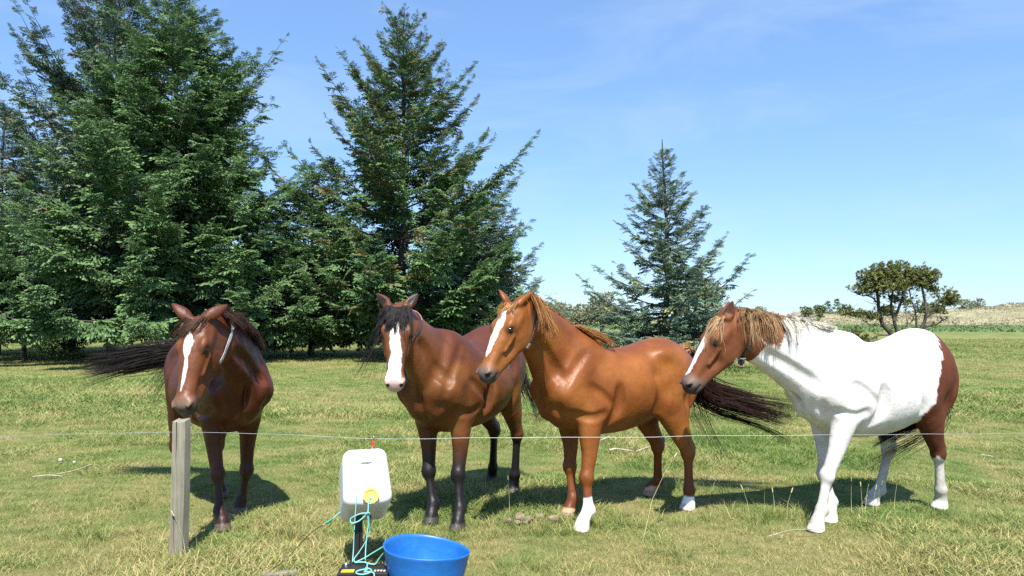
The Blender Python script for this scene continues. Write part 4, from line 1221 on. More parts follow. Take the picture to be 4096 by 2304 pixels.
    # underside on the ground
    F.put(F.lo, F.lo + F.h * (F.n - 1), lambda X, Y, Z: Z + 0 * X + 0 * Y, 0.004, sub=True)
    F.blur(1)
    H.V, H.Fc = F.skin()
    # coordinates used by the coat colouring
    H.hl = ((H.V - P0) @ HM.T) / hs
    tn = np.full(len(H.V), 0.0); nb = np.full(len(H.V), 9.0); dv = np.zeros(len(H.V))
    for i in range(15):
        dd = np.linalg.norm(H.V - NP[i], axis=1)
        m = dd < nb
        nb[m] = dd[m]; tn[m] = ts[i]; dv[m] = ((H.V[m] - NP[i]) @ DS[i]) / rv[i]
    H.tn, H.nd, H.dv = tn, nb, dv
    return H

def lower_leg(F, K, Fe, G, s, hind, lat):
    r = 1.24 if hind else 1.2
    q = s * r
    F.chain([K, K + (Fe - K) * .22, K + (Fe - K) * .55, Fe], np.array([.036, .028, .0265, .031]) * q, np.array([.044, .036, .034, .038]) * q, lat, 0.025)
    F.ell(Fe + np.array([-.004, 0, 0]), np.array([.043, .038, .043]) * q, 0.022)
    F.ell(Fe + np.array([-.034, 0, -.012]) * s, np.array([.024, .024, .032]) * q, 0.02)
    co = G + np.array([0, 0, .082]) * s
    F.seg(Fe, co, (.033 * q, .034 * q), (.040 * q, .042 * q), lat, 0.02)
    toe = G + np.array([.022, 0, 0]) * s
    F.seg(co + np.array([0, 0, -.012]), toe, (.043 * q, .046 * q), (.056 * q, .061 * q), lat, 0.012, cap=.02)
CFG = {}
CFG['h1'] = dict(loc=(-2.76, 6.90), yaw=308, s=1.06, fat=1.10, head=1.12, poll=(1.127, -0.425, 1.721), muz=(1.315, -0.591, 1.144), ears=[(1.219, -0.259, 1.845), (1.006, -0.629, 1.857)],
    ear_open=[(-.9, .4, -.1), (-.9, -.1, -.1)], face=(.60, -.80, 0),
    legs=dict(RF=[(0.657, -0.157, 0.426), (0.766, -0.168, 0.149), (0.833, -0.164, 0.000)],
        LF=[(0.422, 0.164, 0.382), (0.404, 0.128, 0.117), (0.397, 0.114, 0.000)],
        RH=[(-0.500, -0.208, 0.527), (-0.511, -0.186, 0.203), (-0.519, -0.174, 0.000)],
        LH=[(-0.423, 0.163, 0.504), (-0.369, 0.158, 0.155), (-0.322, 0.168, 0.000)]))
CFG['h2'] = dict(loc=(-0.40, 6.90), yaw=246, s=1.08, fat=1.15, head=1.04, poll=(1.163, -0.031, 1.815), muz=(1.384, 0.087, 1.255), ears=[(1.097, 0.117, 1.938), (1.236, -0.196, 1.938)],
    ear_open=[(.9, .5, .1), (.9, -.1, .1)], top_adj=[.03, .05, .06, .06, .05, .04, .02, 0, 0, 0, 0, 0, 0, 0],
    legs=dict(LF=[(0.593, 0.208, 0.429), (0.658, 0.259, 0.165), (0.708, 0.271, 0.000)],
        RF=[(0.537, -0.109, 0.422), (0.579, -0.040, 0.160), (0.620, -0.031, 0.000)],
        LH=[(-0.562, 0.244, 0.610), (-0.605, 0.200, 0.200), (-0.629, 0.175, 0.000)],
        RH=[(-0.722, -0.080, 0.602), (-0.915, -0.189, 0.183), (-0.977, -0.230, 0.000)]))
CFG['h3'] = dict(loc=(0.98, 6.75), yaw=211, s=1.04, fat=1.03, head=1.08, poll=(1.250, 0.264, 1.828), muz=(1.570, 0.328, 1.340), ears=[(1.093, 0.277, 1.970), (1.366, 0.148, 1.972)],
    ear_open=[(-.2, -.6, .5), (.5, -.7, 0)], neck_base=(.0, 0, .05), neck_dir=(.62, 0, .8), neck=1.05,
    legs=dict(LF=[(0.567, 0.253, 0.403), (0.597, 0.313, 0.157), (0.660, 0.326, 0.000)],
        RF=[(0.474, -0.117, 0.429), (0.483, -0.063, 0.163), (0.529, -0.054, 0.000)],
        LH=[(-0.577, 0.264, 0.515), (-0.572, 0.274, 0.181), (-0.567, 0.277, 0.000)],
        RH=[(-0.628, -0.197, 0.506), (-0.668, -0.248, 0.150), (-0.632, -0.302, 0.000)]))
CFG['h4'] = dict(loc=(3.26, 6.66), yaw=202, s=1.06, fat=1.06, head=1.12, poll=(1.626, 0.022, 1.714), muz=(1.966, -0.018, 1.251), ears=[(1.640, 0.100, 1.882), (1.560, -0.043, 1.882)],
    ear_open=[(.7, .7, 0), (.7, -.7, 0)], neck=1.06, neck_base=(0, 0, 0), neck_dir=(.84, 0, .5),
    top_adj=[.03, .05, .06, .06, .05, .03, .02, .02, .03, .03, .02, 0, 0, 0], bot_adj=[0, 0, 0, 0, -.02, -.04, -.04, -.035, -.03, -.02, 0, 0, 0, 0],
    legs=dict(LF=[(0.758, 0.174, 0.425), (0.850, 0.200, 0.162), (0.910, 0.215, 0.000)],
        RF=[(0.551, -0.065, 0.382), (0.553, 0.009, 0.159), (0.597, 0.044, 0.000)],
        LH=[(-0.586, 0.143, 0.518), (-0.648, 0.106, 0.181), (-0.678, 0.083, 0.000)],
        RH=[(-0.388, -0.215, 0.517), (-0.281, -0.235, 0.140), (-0.216, -0.250, 0.000)]))

def blend(col, c2, w):
    return col + (np.asarray(c2) - col) * np.clip(w, 0, 1)[:, None]

def paint_common(H, base, belly, seed=0.0):
    V = H.V; n = len(V)
    col = np.tile(np.array(base, float), (n, 1))
    nz = vnoise(V * 3.1 + seed) * .6 + vnoise(V * 7.7 + seed) * .4
    col = blend(col, belly, smooth_step(.35, .75, nz) * .75)
    return col

def blaze_w(H, xs, ws, seed=0.0):
    x, y, z = H.hl.T
    w = np.interp(x, xs, ws, left=0, right=0)
    w = w * (1 + .45 * (vnoise(np.stack([x * 22, y * 22 + seed, z * 0], 1)) - .5)) + (w > .001) * .008 * (vnoise(np.stack([x * 70, y * 70 + seed, z * 0], 1)) - .5)
    yo = y - .006 * np.sin(x * 17 + seed)
    m = smooth_step(.004, -.004, np.abs(yo) - w)
    return m * (z > -.06) * (x > .02) * (w > .001)

def muzzle(H, col, dark, grey, start=.49):
    x, y, z = H.hl.T
    near = (np.abs(y) < .13) * (z > -.2) * (z < .15)
    t = smooth_step(start, start + .10, x - .25 * (z + .04)) * near
    col = blend(col, grey, t)
    t2 = smooth_step(.565, .60, x - .5 * (z + .055)) * near
    return blend(col, dark, t2)

def eye_shade(H, col, amt=.7):
    for e in H.eyes:
        d = np.linalg.norm(H.V - e, axis=1)
        col = blend(col, (.012, .008, .006), amt * smooth_step(.036, .024, d))
        col = blend(col, (.05, .025, .014), .45 * smooth_step(.055, .03, d))
    n = len(col)
    for sd in (1, -1):      # nostril inside
        p = H.hp(.598, sd * .053, -.027)
        col = blend(col, (.008, .006, .006), smooth_step(.026, .016, np.linalg.norm(H.V - p, axis=1)))
    x, y, z = H.hl.T      # dark line between the lips
    lip = smooth_step(.009, .004, np.abs(z + .092 + .02 * (x - .58))) * (x > .53) * (x < .64) * (np.abs(y) > .022)
    return blend(col, (.012, .010, .010), lip * .8)

def ear_inside(H, col, c2, amt):
    for b, t, op in H.ears:
        d = t - b; L = np.linalg.norm(d); dn = d / L
        q = H.V - b; s_ = q @ dn
        r = q - s_[:, None] * dn
        m = (s_ > .25 * L) & (s_ < .97 * L) & (np.linalg.norm(r, axis=1) < .06) & (r @ op > .000)
        col = blend(col, c2, m * amt)
    return col

def legs_paint(H, col, c2, z0, z1, which=None):
    """blend towards c2 below height z1 (fully below z0); which = leg keys"""
    V = H.V
    m = smooth_step(z1, z0, V[:, 2] + .05 * (vnoise(V * 18) - .5))
    if which is not None:
        keep = np.zeros(len(V), bool)
        ls = H.c['legs']
        dist = {}
        for k, pts in ls.items():
            best = np.full(len(V), 9.0)
            for a, b in zip(pts[:-1], pts[1:]):
                a = np.array(a); b = np.array(b); ab = b - a
                t = np.clip(((V - a) @ ab) / (ab @ ab), 0, 1)
                best = np.minimum(best, np.linalg.norm(V - (a + t[:, None] * ab), axis=1))
            dist[k] = best
        ks = list(ls); near = np.argmin(np.stack([dist[k] for k in ks]), 0)
        for k in which: keep |= near == ks.index(k)
        m = m * keep
    return blend(col, c2, m)

def hooves(H, col, c2):
    z = H.V[:, 2]
    return blend(col, c2, smooth_step(.072, .060, z) * H.c['s'])

def paint_h1(H):
    col = paint_common(H, (.058, .0135, .0042), (.085, .021, .006), 1.0)
    x, y, z = H.hl.T
    hd = smooth_step(-.05, .10, x) * (np.abs(y) < .15) * (z > -.26)
    col = blend(col, (.13, .040, .0115), hd * .8)
    col = muzzle(H, col, (.035, .030, .028), (.16, .105, .075))
    col = blend(col, (.78, .76, .74), blaze_w(H, [.115, .14, .19, .24, .30, .44, .49, .51], [.0, .018, .034, .026, .011, .010, .006, 0], 2.0))
    col = legs_paint(H, col, (.026, .009, .005), .15, .62)
    col = eye_shade(H, col)
    col = hooves(H, col, (.10, .07, .05))
    return col

def paint_h2(H):
    col = paint_common(H, (.080, .022, .0062), (.185, .072, .0185), 5.0)
    V = H.V
    col = blend(col, (.09, .026, .009), smooth_step(1.25, 1.55, V[:, 2]) * .6)
    x, y, z = H.hl.T
    hd = smooth_step(-.02, .12, x) * (np.abs(y) < .15) * (z > -.26)
    col = blend(col, (.155, .052, .016), hd * .7)
    col = muzzle(H, col, (.20, .12, .10), (.14, .09, .06))
    col = blend(col, (.80, .78, .76), blaze_w(H, [.10, .14, .22, .36, .48, .54, .575, .60], [.012, .022, .034, .040, .046, .056, .056, .03], 7.0))
    w = smooth_step(.545, .575, x) * (np.abs(y) < .12) * (z < .02) * (z > -.2)
    col = blend(col, (.52, .36, .31), w * .85)
    col = legs_paint(H, col, (.010, .008, .008), .44, .80)
    col = ear_inside(H, col, (.018, .012, .010), .9)
    col = eye_shade(H, col)
    col = hooves(H, col, (.05, .045, .04))
    return col

def paint_h3(H):
    col = paint_common(H, (.160, .046, .0085), (.240, .084, .0160), 9.0)
    x, y, z = H.hl.T
    hd = smooth_step(-.02, .10, x) * (np.abs(y) < .15) * (z > -.26)
    col = blend(col, (.22, .078, .016), hd * .7)
    col = muzzle(H, col, (.055, .050, .050), (.13, .10, .085))
    col = blend(col, (.82, .80, .78), blaze_w(H, [.10, .12, .20, .34, .44, .475], [.02, .030, .036, .032, .026, .0], 4.0))
    col = legs_paint(H, col, (.12, .032, .010), .10, .55)
    col = legs_paint(H, col, (.80, .77, .74), .245, .265, ['LF'])
    col = legs_paint(H, col, (.80, .77, .74), .115, .135, ['LH'])
    col = legs_paint(H, col, (.55, .33, .20), .085, .10, ['RF', 'RH'])
    col = eye_shade(H, col)
    V = H.V
    hm = smooth_step(.070, .058, V[:, 2])
    c2 = legs_paint(H, np.tile(np.array([.32, .24, .17]), (len(V), 1)), (.62, .55, .50), .2, .3, ['LF', 'LH'])
    return col + (c2 - col) * hm[:, None]

def paint_h4(H):
    V = H.V; n = len(V)
    wv = np.array([.60, .59, .57]); br = np.array([.082, .026, .010])
    col = np.tile(wv, (n, 1))
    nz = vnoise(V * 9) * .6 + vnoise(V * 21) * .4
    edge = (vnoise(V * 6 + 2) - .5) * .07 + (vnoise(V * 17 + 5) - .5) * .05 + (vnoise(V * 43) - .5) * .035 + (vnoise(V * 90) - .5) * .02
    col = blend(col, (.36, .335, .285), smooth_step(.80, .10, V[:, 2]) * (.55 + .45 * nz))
    # rump and near hind leg
    s = H.c['s']
    xb = np.interp(V[:, 2] / s, [.3, .48, .62, .85, 1.0, 1.2, 1.40, 1.50, 1.6], [-.12, -.12, -.18, -.24, -.30, -.40, -.46, -.54, -.60]) * s
    m = smooth_step(.010, -.010, V[:, 0] - xb + edge)
    hz = np.where(V[:, 1] > 0.0, .47, .78)
    m = m * smooth_step(-.012, .012, V[:, 2] - hz * 1.0 + edge * .8)
    col = blend(col, br * np.array([1.15, 1.0, 1.0]), m)
    col = blend(col, (.06, .022, .010), m * smooth_step(.9, .55, V[:, 2]) * .5)
    # head and upper neck
    x, y, z = H.hl.T
    hd = (np.abs(y) < .2) * (x > -.04) * (z > -.34) * (z < .2)
    t = smooth_step(-.006, .006, (H.tn + .10 * np.clip(H.dv, -1, 1) - .60) * .3 + edge * .6) * (H.nd < .3 * s) * smooth_step(-.02, .02, H.dv * .2 + .02 + edge)
    mm = np.maximum(hd * 1.0, t)
    col = blend(col, br * np.array([1.5, 1.5, 1.3]), mm)
    col = blend(col, br * np.array([2.1, 2.3, 2.2]), hd * smooth_step(.35, .7, vnoise(V * 8 + 3)) * .55)
    col = muzzle(H, col, (.04, .034, .034), (.14, .105, .09), .47)
    col = blend(col, (.80, .78, .76), blaze_w(H, [.12, .16, .30, .50, .54], [.01, .026, .034, .030, 0], 3.0))
    # white fleck under the jaw
    pj = H.hp(.23, .06, -.20)
    col = blend(col, wv, smooth_step(.035, .025, np.linalg.norm(V - pj, axis=1) + edge * .6))
    col = ear_inside(H, col, (.035, .014, .008), .9)
    col = eye_shade(H, col)
    col = hooves(H, col, (.66, .60, .54))
    return col

def crest(H, t):
    """points along the top of the neck, t 0 (withers) .. 1 (poll)"""
    q = np.clip(np.asarray(t) * 14, 0, 13.999); i = q.astype(int); f = (q - i)[:, None]
    N = H.NP[i] * (1 - f) + H.NP[i + 1] * f; D = H.DS[i] * (1 - f) + H.DS[i + 1] * f; U = H.US[i] * (1 - f) + H.US[i + 1] * f
    r = (H.rv[i] * (1 - f[:, 0]) + H.rv[i + 1] * f[:, 0])[:, None]
    P = N + D * r
    for _ in range(4):                       # settle the roots on the skin
        P = P - H.F.grad(P) * H.F.sample(P)[:, None]
    return P, D, U

def wdir(H, v):
    """world direction -> the horse's own frame"""
    a = R(H.c['yaw']); x, y, z = v
    return np.array([math.cos(a) * x + math.sin(a) * y, -math.sin(a) * x + math.cos(a) * y, z])

def add_hair(H, name, parts, dark, light, tipc=None):
    Vs, Fs, Cs, n = [], [], [], 0
    for V, F, tone, along, *rest in parts:
        d_, l_ = rest if rest else (dark, light)
        c = np.asarray(d_)[None] + (np.asarray(l_) - np.asarray(d_))[None] * (tone ** 1.3)[:, None]
        if tipc is not None:
            c = c + (np.asarray(tipc) - c) * (np.clip(along - .4, 0, 1) * .8)[:, None]
        Vs.append(V); Fs.append(F + n); Cs.append(c); n += len(V)
    return link(name, mesh_np('horse_' + name, np.concatenate(Vs), np.concatenate(Fs), 4, True, np.concatenate(Cs)), HAIRM, H.root)

def mane(H, t0, t1, n, side, length, seed, g=1.0, out=.55, wind=(0, 0, 0), r=.0032, spread=.02, wave=.0, lvar=.35, back=0.0, jitter=.22):
    n = int(n * 1.5)
    rng = np.random.RandomState(seed)
    t = t0 + (t1 - t0) * rng.rand(n)
    P, D, U = crest(H, t)
    P = P + U * rng.normal(size=(n, 1)) * spread * .5 - D * .006
    d0 = D * .22 + U * side * out * 1.3 + rng.normal(size=(n, 3)) * .16
    L = length * (1 - lvar * rng.rand(n)) * (0.7 + 0.5 * np.interp(vnoise(np.stack([t * 26, t * 0, t * 0 + seed], 1)), [0.2, 0.8], [0, 1]))
    w = wdir(H, wind)
    # locks: strands near each other lean the same way
    lock = (vnoise(np.stack([t * 40, t * 0 + seed, t * 0], 1)) - .5)[:, None] * np.array([[1.0, .3, 0]])
    f = lambda tt, Q: np.array([back, side * .25, -1.0 * g])[None] + w[None] + lock * .8
    return hair(H.F, P, d0, L, f, 9, r * .72, jitter, seed, wave=wave, locks=max(8, n // 22))

def forelock(H, n, length, seed, side=0.0, spread=.05, r=.003, toface=1.0, jitter=.2, wind=(0, 0, 0)):
    n = int(n * 1.5)
    rng = np.random.RandomState(seed)
    y = rng.normal(size=n) * spread * .7
    P = np.array([H.hp(.01 + .03 * rng.rand(), yy, .085) for yy in y])
    for _ in range(4): P = P - H.F.grad(P) * H.F.sample(P)[:, None]
    ex, ey, ez = H.HM
    d0 = ex[None] * .9 + ez[None] * .12 + ey[None] * (side + y[:, None] * 8) + rng.normal(size=(n, 3)) * .2
    L = length * (1 - .45 * rng.rand(n))
    w = wdir(H, wind)
    f = lambda tt, Q: (np.array([0, 0, -.9]) + ex * .5 * toface + w)[None] + (ey[None] * side * .5)
    return hair(H.F, P, d0, L, f, 8, r * .72, jitter, seed, locks=max(8, n // 20))

def tail(H, n, length, seed, d_start, force, r=.0035, rootspread=.03, jitter=.3, nseg=14, wave=.0, dock=(-.79, 0, 1.30), lvar=.5, tip=.15, collide=True):
    rng = np.random.RandomState(seed)
    s = H.c['s']
    P = np.array(dock)[None] * s + rng.normal(size=(n, 3)) * rootspread
    d0 = np.asarray(d_start)[None] + rng.normal(size=(n, 3)) * .18
    L = length * (1 - lvar * rng.rand(n) ** 1.5)
    return hair(H.F, P, d0, L, force, nseg, r * .8, jitter, seed, wave=wave, clear=.012, tip=tip, collide=collide, locks=max(6, n // 30), lockw=.85)

def neck_ring(H, i, tilt=0.0, n=44, clear=.006):
    """closed line round the neck lying on the skin at station i"""
    C = H.NP[i]; U = H.US[i]; D = H.DS[i]; T = np.cross(U, D)
    pts = []
    for a in np.linspace(0, 2 * np.pi, n, endpoint=False):
        d = U * math.cos(a) + D * math.sin(a)
        rr = np.linspace(.03, .32, 60)
        Q = C + d[None] * rr[:, None] + T[None] * (tilt * math.sin(a) * rr[:, None])
        sd = H.F.sample(Q)
        j = np.argmax(sd > clear) if (sd > clear).any() else 59
        pts.append(Q[j])
    P = np.array(pts)
    for _ in range(2): P = .5 * P + .25 * (np.roll(P, 1, 0) + np.roll(P, -1, 0))
    return P

def strap(H, name, P, width, mat, parent, thick=.004, closed=True):
    """flat band along P, standing on the skin"""
    n = len(P)
    T = np.roll(P, -1, 0) - np.roll(P, 1, 0) if closed else np.gradient(P, axis=0)
    T /= np.linalg.norm(T, axis=1)[:, None]
    N = H.F.grad(P)
    W = np.cross(T, N); W /= np.linalg.norm(W, axis=1)[:, None]
    N = np.cross(W, T)
    prof = [(-width / 2, 0), (width / 2, 0), (width / 2, thick), (-width / 2, thick)]
    V = np.stack([P + W * a + N * b for a, b in prof], 1).reshape(-1, 3)
    F = []
    for i in range(n if closed else n - 1):
        j = (i + 1) % n
        for k in range(4):
            F.append((i * 4 + k, i * 4 + (k + 1) % 4, j * 4 + (k + 1) % 4, j * 4 + k))
    if not closed: F += [(0, 1, 2, 3), tuple(range(4 * n - 4, 4 * n))[::-1]]
    mb = MB(); mb.add(V, F)
    return mb.build(name, mat, parent, smooth=False)

def small_box(name, c, ax, size, mat, parent, bev=.15):
    """little bevelled block; ax rows = its axes"""
    bm = bmesh.new(); bmesh.ops.create_cube(bm, size=1.0)
    for v in bm.verts:
        q = np.array(v.co) * np.array(size)
        v.co = Vector(np.asarray(c) + q @ np.asarray(ax))
    bmesh.ops.bevel(bm, geom=list(bm.edges), offset=min(size) * bev, segments=2, affect='EDGES')
    me = bpy.data.meshes.new(name); bm.to_mesh(me); bm.free()
    return link(name, me, mat, parent)

def finish_horse(key, label, colour_fn, mat):
    c = CFG[key]
    H = shape_horse(c)
    root = empty('horse', (c['loc'][0], c['loc'][1], 0), R(c['yaw']))
    tag(root, label, 'horse')
    H.root = root
    H.body = link('body', mesh_np('horse_body', H.V, H.Fc, 4, True, colour_fn(H)), mat, root)
    for i, e in enumerate(H.eyes):
        me = bpy.data.meshes.new('eye')
        bm = bmesh.new(); bmesh.ops.create_uvsphere(bm, u_segments=14, v_segments=9, radius=0.0225 * H.hs)
        for f in bm.faces: f.smooth = True
        bm.to_mesh(me); bm.free()
        link('eye', me, M_EYE, root, e)
    return H

def dress_h1(H):
    wl = wdir(H, (-1, .15, 0))
    add_hair(H, 'mane', [mane(H, .02, .98, 800, 1, .30, 11, out=.7, wind=(.25, 0, 0)), mane(H, .3, 1.0, 220, 1, .22, 12, out=.3)], (.010, .006, .005), (.055, .024, .015))
    add_hair(H, 'forelock', [forelock(H, 220, .20, 13, side=-.55, spread=.05, wind=(-.5, 0, 0))], (.018, .010, .007), (.10, .048, .028))
    f = lambda t, Q: wl[None] * 1.2 + np.array([0, 0, -.26 + .6 * max(0, .25 - t) + (.35 * max(0, t - .55))])[None]
    ts = tail(H, 900, 1.30, 14, nrm(wl * 1.2 + wdir(H, (0, .25, .35))), f, r=.0036, rootspread=.045, jitter=.11, wave=.09, collide=False, lvar=.6)
    ts2 = tail(H, 60, .9, 15, nrm(wl + wdir(H, (0, .2, .1))), lambda t, Q: wl[None] * .6 + np.array([0, 0, -.9])[None], r=.0024, rootspread=.03, jitter=.3, wave=.16, collide=False)
    add_hair(H, 'tail', [ts, ts2], (.006, .005, .005), (.040, .032, .030))
    P = neck_ring(H, 12, -.12)
    cl = strap(H, 'collar', P, .026, M_STRAP_GREY, H.root)
    e = P[3]; small_box('buckle', e + H.F.grad(e[None])[0] * .006, np.eye(3), (.02, .02, .02), M_BUCKLE, cl)

def dress_h2(H):
    add_hair(H, 'mane', [mane(H, .05, 1.0, 600, -1, .36, 21, out=.5, wind=(-.1, 0, 0)), mane(H, .60, 1.0, 40, -1, .75, 22, out=.6, wind=(-.25, 0, 0), jitter=.3)], (.008, .007, .007), (.030, .027, .026))
    add_hair(H, 'forelock', [forelock(H, 380, .25, 23, side=-.14, spread=.055, r=.0032, jitter=.16), forelock(H, 40, .36, 24, side=-.2, spread=.07, r=.002, jitter=.4)], (.007, .006, .006), (.032, .029, .028))
    rng = np.random.RandomState(25)
    f = lambda t, Q: np.array([0, 0, -1.0])[None] + wdir(H, (.3, 0, 0))[None]
    add_hair(H, 'tail', [tail(H, 260, .9, 25, (-.6, 0, -.2), f, jitter=.2)], (.006, .005, .005), (.03, .026, .024))
    P = neck_ring(H, 12, -.05)
    cl = strap(H, 'collar', P, .022, M_STRAP_DARK, H.root)
    up = H.NP[12] + H.DS[12] * .3
    k = np.argsort(np.linalg.norm(P - (H.NP[12] + H.DS[12] * .18 + H.US[12] * .12), axis=1))[0]
    idx = [(k + j) % len(P) for j in range(-4, 5)]
    strap(H, 'stripe', P[idx] + H.F.grad(P[idx]) * .006, .009, M_STRAP_PINK, cl, closed=False)

def dress_h3(H):
    fl0, fl1 = (.16, .060, .016), (.42, .205, .070)
    add_hair(H, 'mane', [mane(H, .87, 1.0, 380, 1, .46, 31, out=.8, wind=(.1, 0, 0), jitter=.14, wave=.05), mane(H, .34, .80, 300, -1, .26, 32, out=.4), mane(H, .30, .86, 160, 1, .045, 35, out=.10, r=.0026),
        mane(H, .06, .30, 240, 1, .30, 33, out=.35, wind=(.5, 0, .1), jitter=.2, back=-.9), mane(H, .0, .12, 90, 1, .16, 39, out=.4, back=-.9)], fl0, fl1)
    add_hair(H, 'forelock', [forelock(H, 120, .15, 34, side=-.1, spread=.05, r=.0026)], (.20, .09, .03), (.46, .25, .10))
    wr = wdir(H, (1, -.05, 0))
    def f(t, Q):
        if t < .30: return np.array([-.2, 0, -1.3])[None] + wr[None] * .15
        return wr[None] * 1.15 + np.array([0, 0, .12 - .55 * t])[None]
    def f2(t, Q):
        if t < .35: return np.array([-.2, 0, -1.2])[None]
        return wr[None] * .5 + np.array([0, 0, -.55])[None]
    tp = [tail(H, 620, 1.40, 36, (-.75, -.1, -.2), f, r=.0038, rootspread=.04, jitter=.14, wave=.12, lvar=.5), tail(H, 110, 1.20, 37, (-.7, -.1, -.3), f2, r=.0028, rootspread=.03, jitter=.35, wave=.18)]
    tuft = tail(H, 200, .16, 38, (-.8, 0, .25), lambda t, Q: np.array([-.6, 0, -.9])[None], r=.003, rootspread=.022, jitter=.3, nseg=6, dock=(-.74, 0, 1.37)) + ((.34, .17, .06), (.60, .38, .18))
    add_hair(H, 'tail', tp + [tuft], (.007, .0035, .003), (.042, .015, .010))
    P = neck_ring(H, 12, -.10)
    cl = strap(H, 'collar', P, .030, M_STRAP_DARK, H.root)
    k = np.argsort(np.linalg.norm(P - (H.NP[12] + H.DS[12] * .16 + H.US[12] * .10), axis=1))[0]
    idx = [(k + j) % len(P) for j in range(-3, 6)]
    strap(H, 'lining', P[idx] + H.F.grad(P[idx]) * .005, .020, M_STRAP_WHITE, cl, closed=False)
    k = np.argmax((P @ H.US[12]) - .9 * (P @ H.DS[12]))
    e = P[k]; g = H.F.grad(e[None])[0]
    T = nrm(P[(k + 1) % len(P)] - P[k - 1])
    ax = np.stack([T, np.cross(g, T), g])
    small_box('buckle', e + g * .007, ax, (.045, .036, .010), M_BUCKLE, cl)
    # loose end of the strap hanging below the throat, its tip white
    low = P[np.argmin(P[:, 2])] + wdir(H, (-.03, -.05, 0)) + np.array([0, 0, -.01])
    pts = low + np.array([wdir(H, (-.02 * a + .012 * math.sin(a * 2), -.01 * a, -.055 * a)) for a in np.linspace(0, 2.6, 9)])
    side = wdir(H, (.8, -.5, 0)); side = nrm(side)
    def ribbon(Q, w, th, mat, nm):
        mb = MB(); fr = nrm(np.cross(side, (0, 0, -1)))
        V = np.stack([Q + side * a + fr * b for a, b in ((-w / 2, 0), (w / 2, 0), (w / 2, th), (-w / 2, th))], 1).reshape(-1, 3)
        F = [(i * 4 + k2, i * 4 + (k2 + 1) % 4, i * 4 + 4 + (k2 + 1) % 4, i * 4 + 4 + k2) for i in range(len(Q) - 1) for k2 in range(4)] + [(0, 1, 2, 3), tuple(range(4 * len(Q) - 4, 4 * len(Q)))[::-1]]
        mb.add(V, F); return mb.build(nm, mat, cl, smooth=False)
    ribbon(pts[:7], .026, .005, M_STRAP_DARK, 'strap_end')
    ribbon(pts[6:], .028, .006, M_STRAP_WHITE, 'strap_tip')

def dress_h4(H):
    b0, b1 = (.13, .068, .030), (.44, .285, .145)
    w0, w1 = (.50, .45, .36), (.82, .79, .72)
    mp = [mane(H, .58, 1.0, 300, 1, .25, 41, out=.6, wind=(-.28, 0, 0), wave=.10, jitter=.34) + (b0, b1), mane(H, .70, .98, 70, 1, .48, 42, out=.8, wind=(-.25, -.1, 0), jitter=.3) + (b0, b1),
          mane(H, .12, .62, 420, 1, .14, 43, out=.35, wind=(.3, 0, .5), wave=.12, jitter=.45) + (w0, w1), mane(H, .40, .66, 150, 1, .28, 44, out=.7, wind=(-.2, 0, 0), wave=.1) + (w0, w1)]
    add_hair(H, 'mane', mp, b0, b1)
    add_hair(H, 'forelock', [forelock(H, 150, .20, 45, side=.10, spread=.045, r=.003, jitter=.2), forelock(H, 40, .36, 46, side=.40, spread=.03, r=.0026, jitter=.25)], (.20, .115, .055), (.50, .34, .18))
    wf = wdir(H, (-1, .1, 0))
    def f(t, Q):
        if t < .34: return np.array([-.05, -.02, -1.6])[None]
        return np.array([1.5, .10, -.10 - .35 * t])[None]
    def f2(t, Q):
        if t < .30: return np.array([-.05, -.02, -1.6])[None]
        return np.array([1.3, .10, -.30])[None]
    add_hair(H, 'tail', [tail(H, 420, 1.30, 47, (-.12, -.02, -1.0), f, r=.004, jitter=.10, rootspread=.022, dock=(-.745, 0, 1.22), lvar=.30, collide=False), tail(H, 40, 1.75, 48, (-.12, -.02, -1.0), f2, r=.003, jitter=.10, rootspread=.02, dock=(-.745, 0, 1.22), lvar=.15, collide=False)], (.008, .005, .004), (.045, .019, .013))
    P = neck_ring(H, 12, -.05)
    cl = strap(H, 'collar', P, .030, M_STRAP_DARK, H.root)
    k = np.argsort(np.linalg.norm(P - (H.NP[12] + H.DS[12] * .12 + H.US[12] * .14), axis=1))[0]
    idx = [(k + j) % len(P) for j in range(-2, 5)]
    strap(H, 'lining', P[idx] + H.F.grad(P[idx]) * .005, .013, M_STRAP_PINK, cl, closed=False)
    e = P[np.argmin(P[:, 2] - .25 * (P @ H.US[12]))]
    g = H.F.grad(e[None])[0]
    ax = np.stack([H.US[12], np.cross(H.US[12], (0, 0, -1)), np.array([0, 0, 1.0])])
    bl = small_box('bell', e + g * .012 + np.array([0, 0, -.032]), ax, (.050, .050, .062), M_STRAP_DARK, cl, .3)
    small_box('buckle', e + g * .012 + np.array([0, 0, -.002]), ax, (.054, .054, .010), M_BUCKLE, cl)
    small_box('buckle', e + g * .012 + np.array([0, 0, -.064]), ax, (.044, .044, .008), M_BUCKLE, cl)

COAT_BAY = coat_mat('coat_bay', .41, .32, 0.0)
COAT_WHITE = coat_mat('coat_white', .62, .25, 0.0)
for _key, _lab, _pf, _df, _m in (
        ('h1', 'dark bay horse with thin white face stripe behind the wooden fence post', paint_h1, dress_h1, COAT_BAY),
        ('h2', 'bay horse with black forelock, black legs and broad white blaze', paint_h2, dress_h2, COAT_BAY),
        ('h3', 'chestnut horse with flaxen mane and one tall white front sock', paint_h3, dress_h3, COAT_BAY),
        ('h4', 'white and brown pinto horse with brown head and brown rump', paint_h4, dress_h4, COAT_WHITE)):
    _df(finish_horse(_key, _lab, _pf, _m))
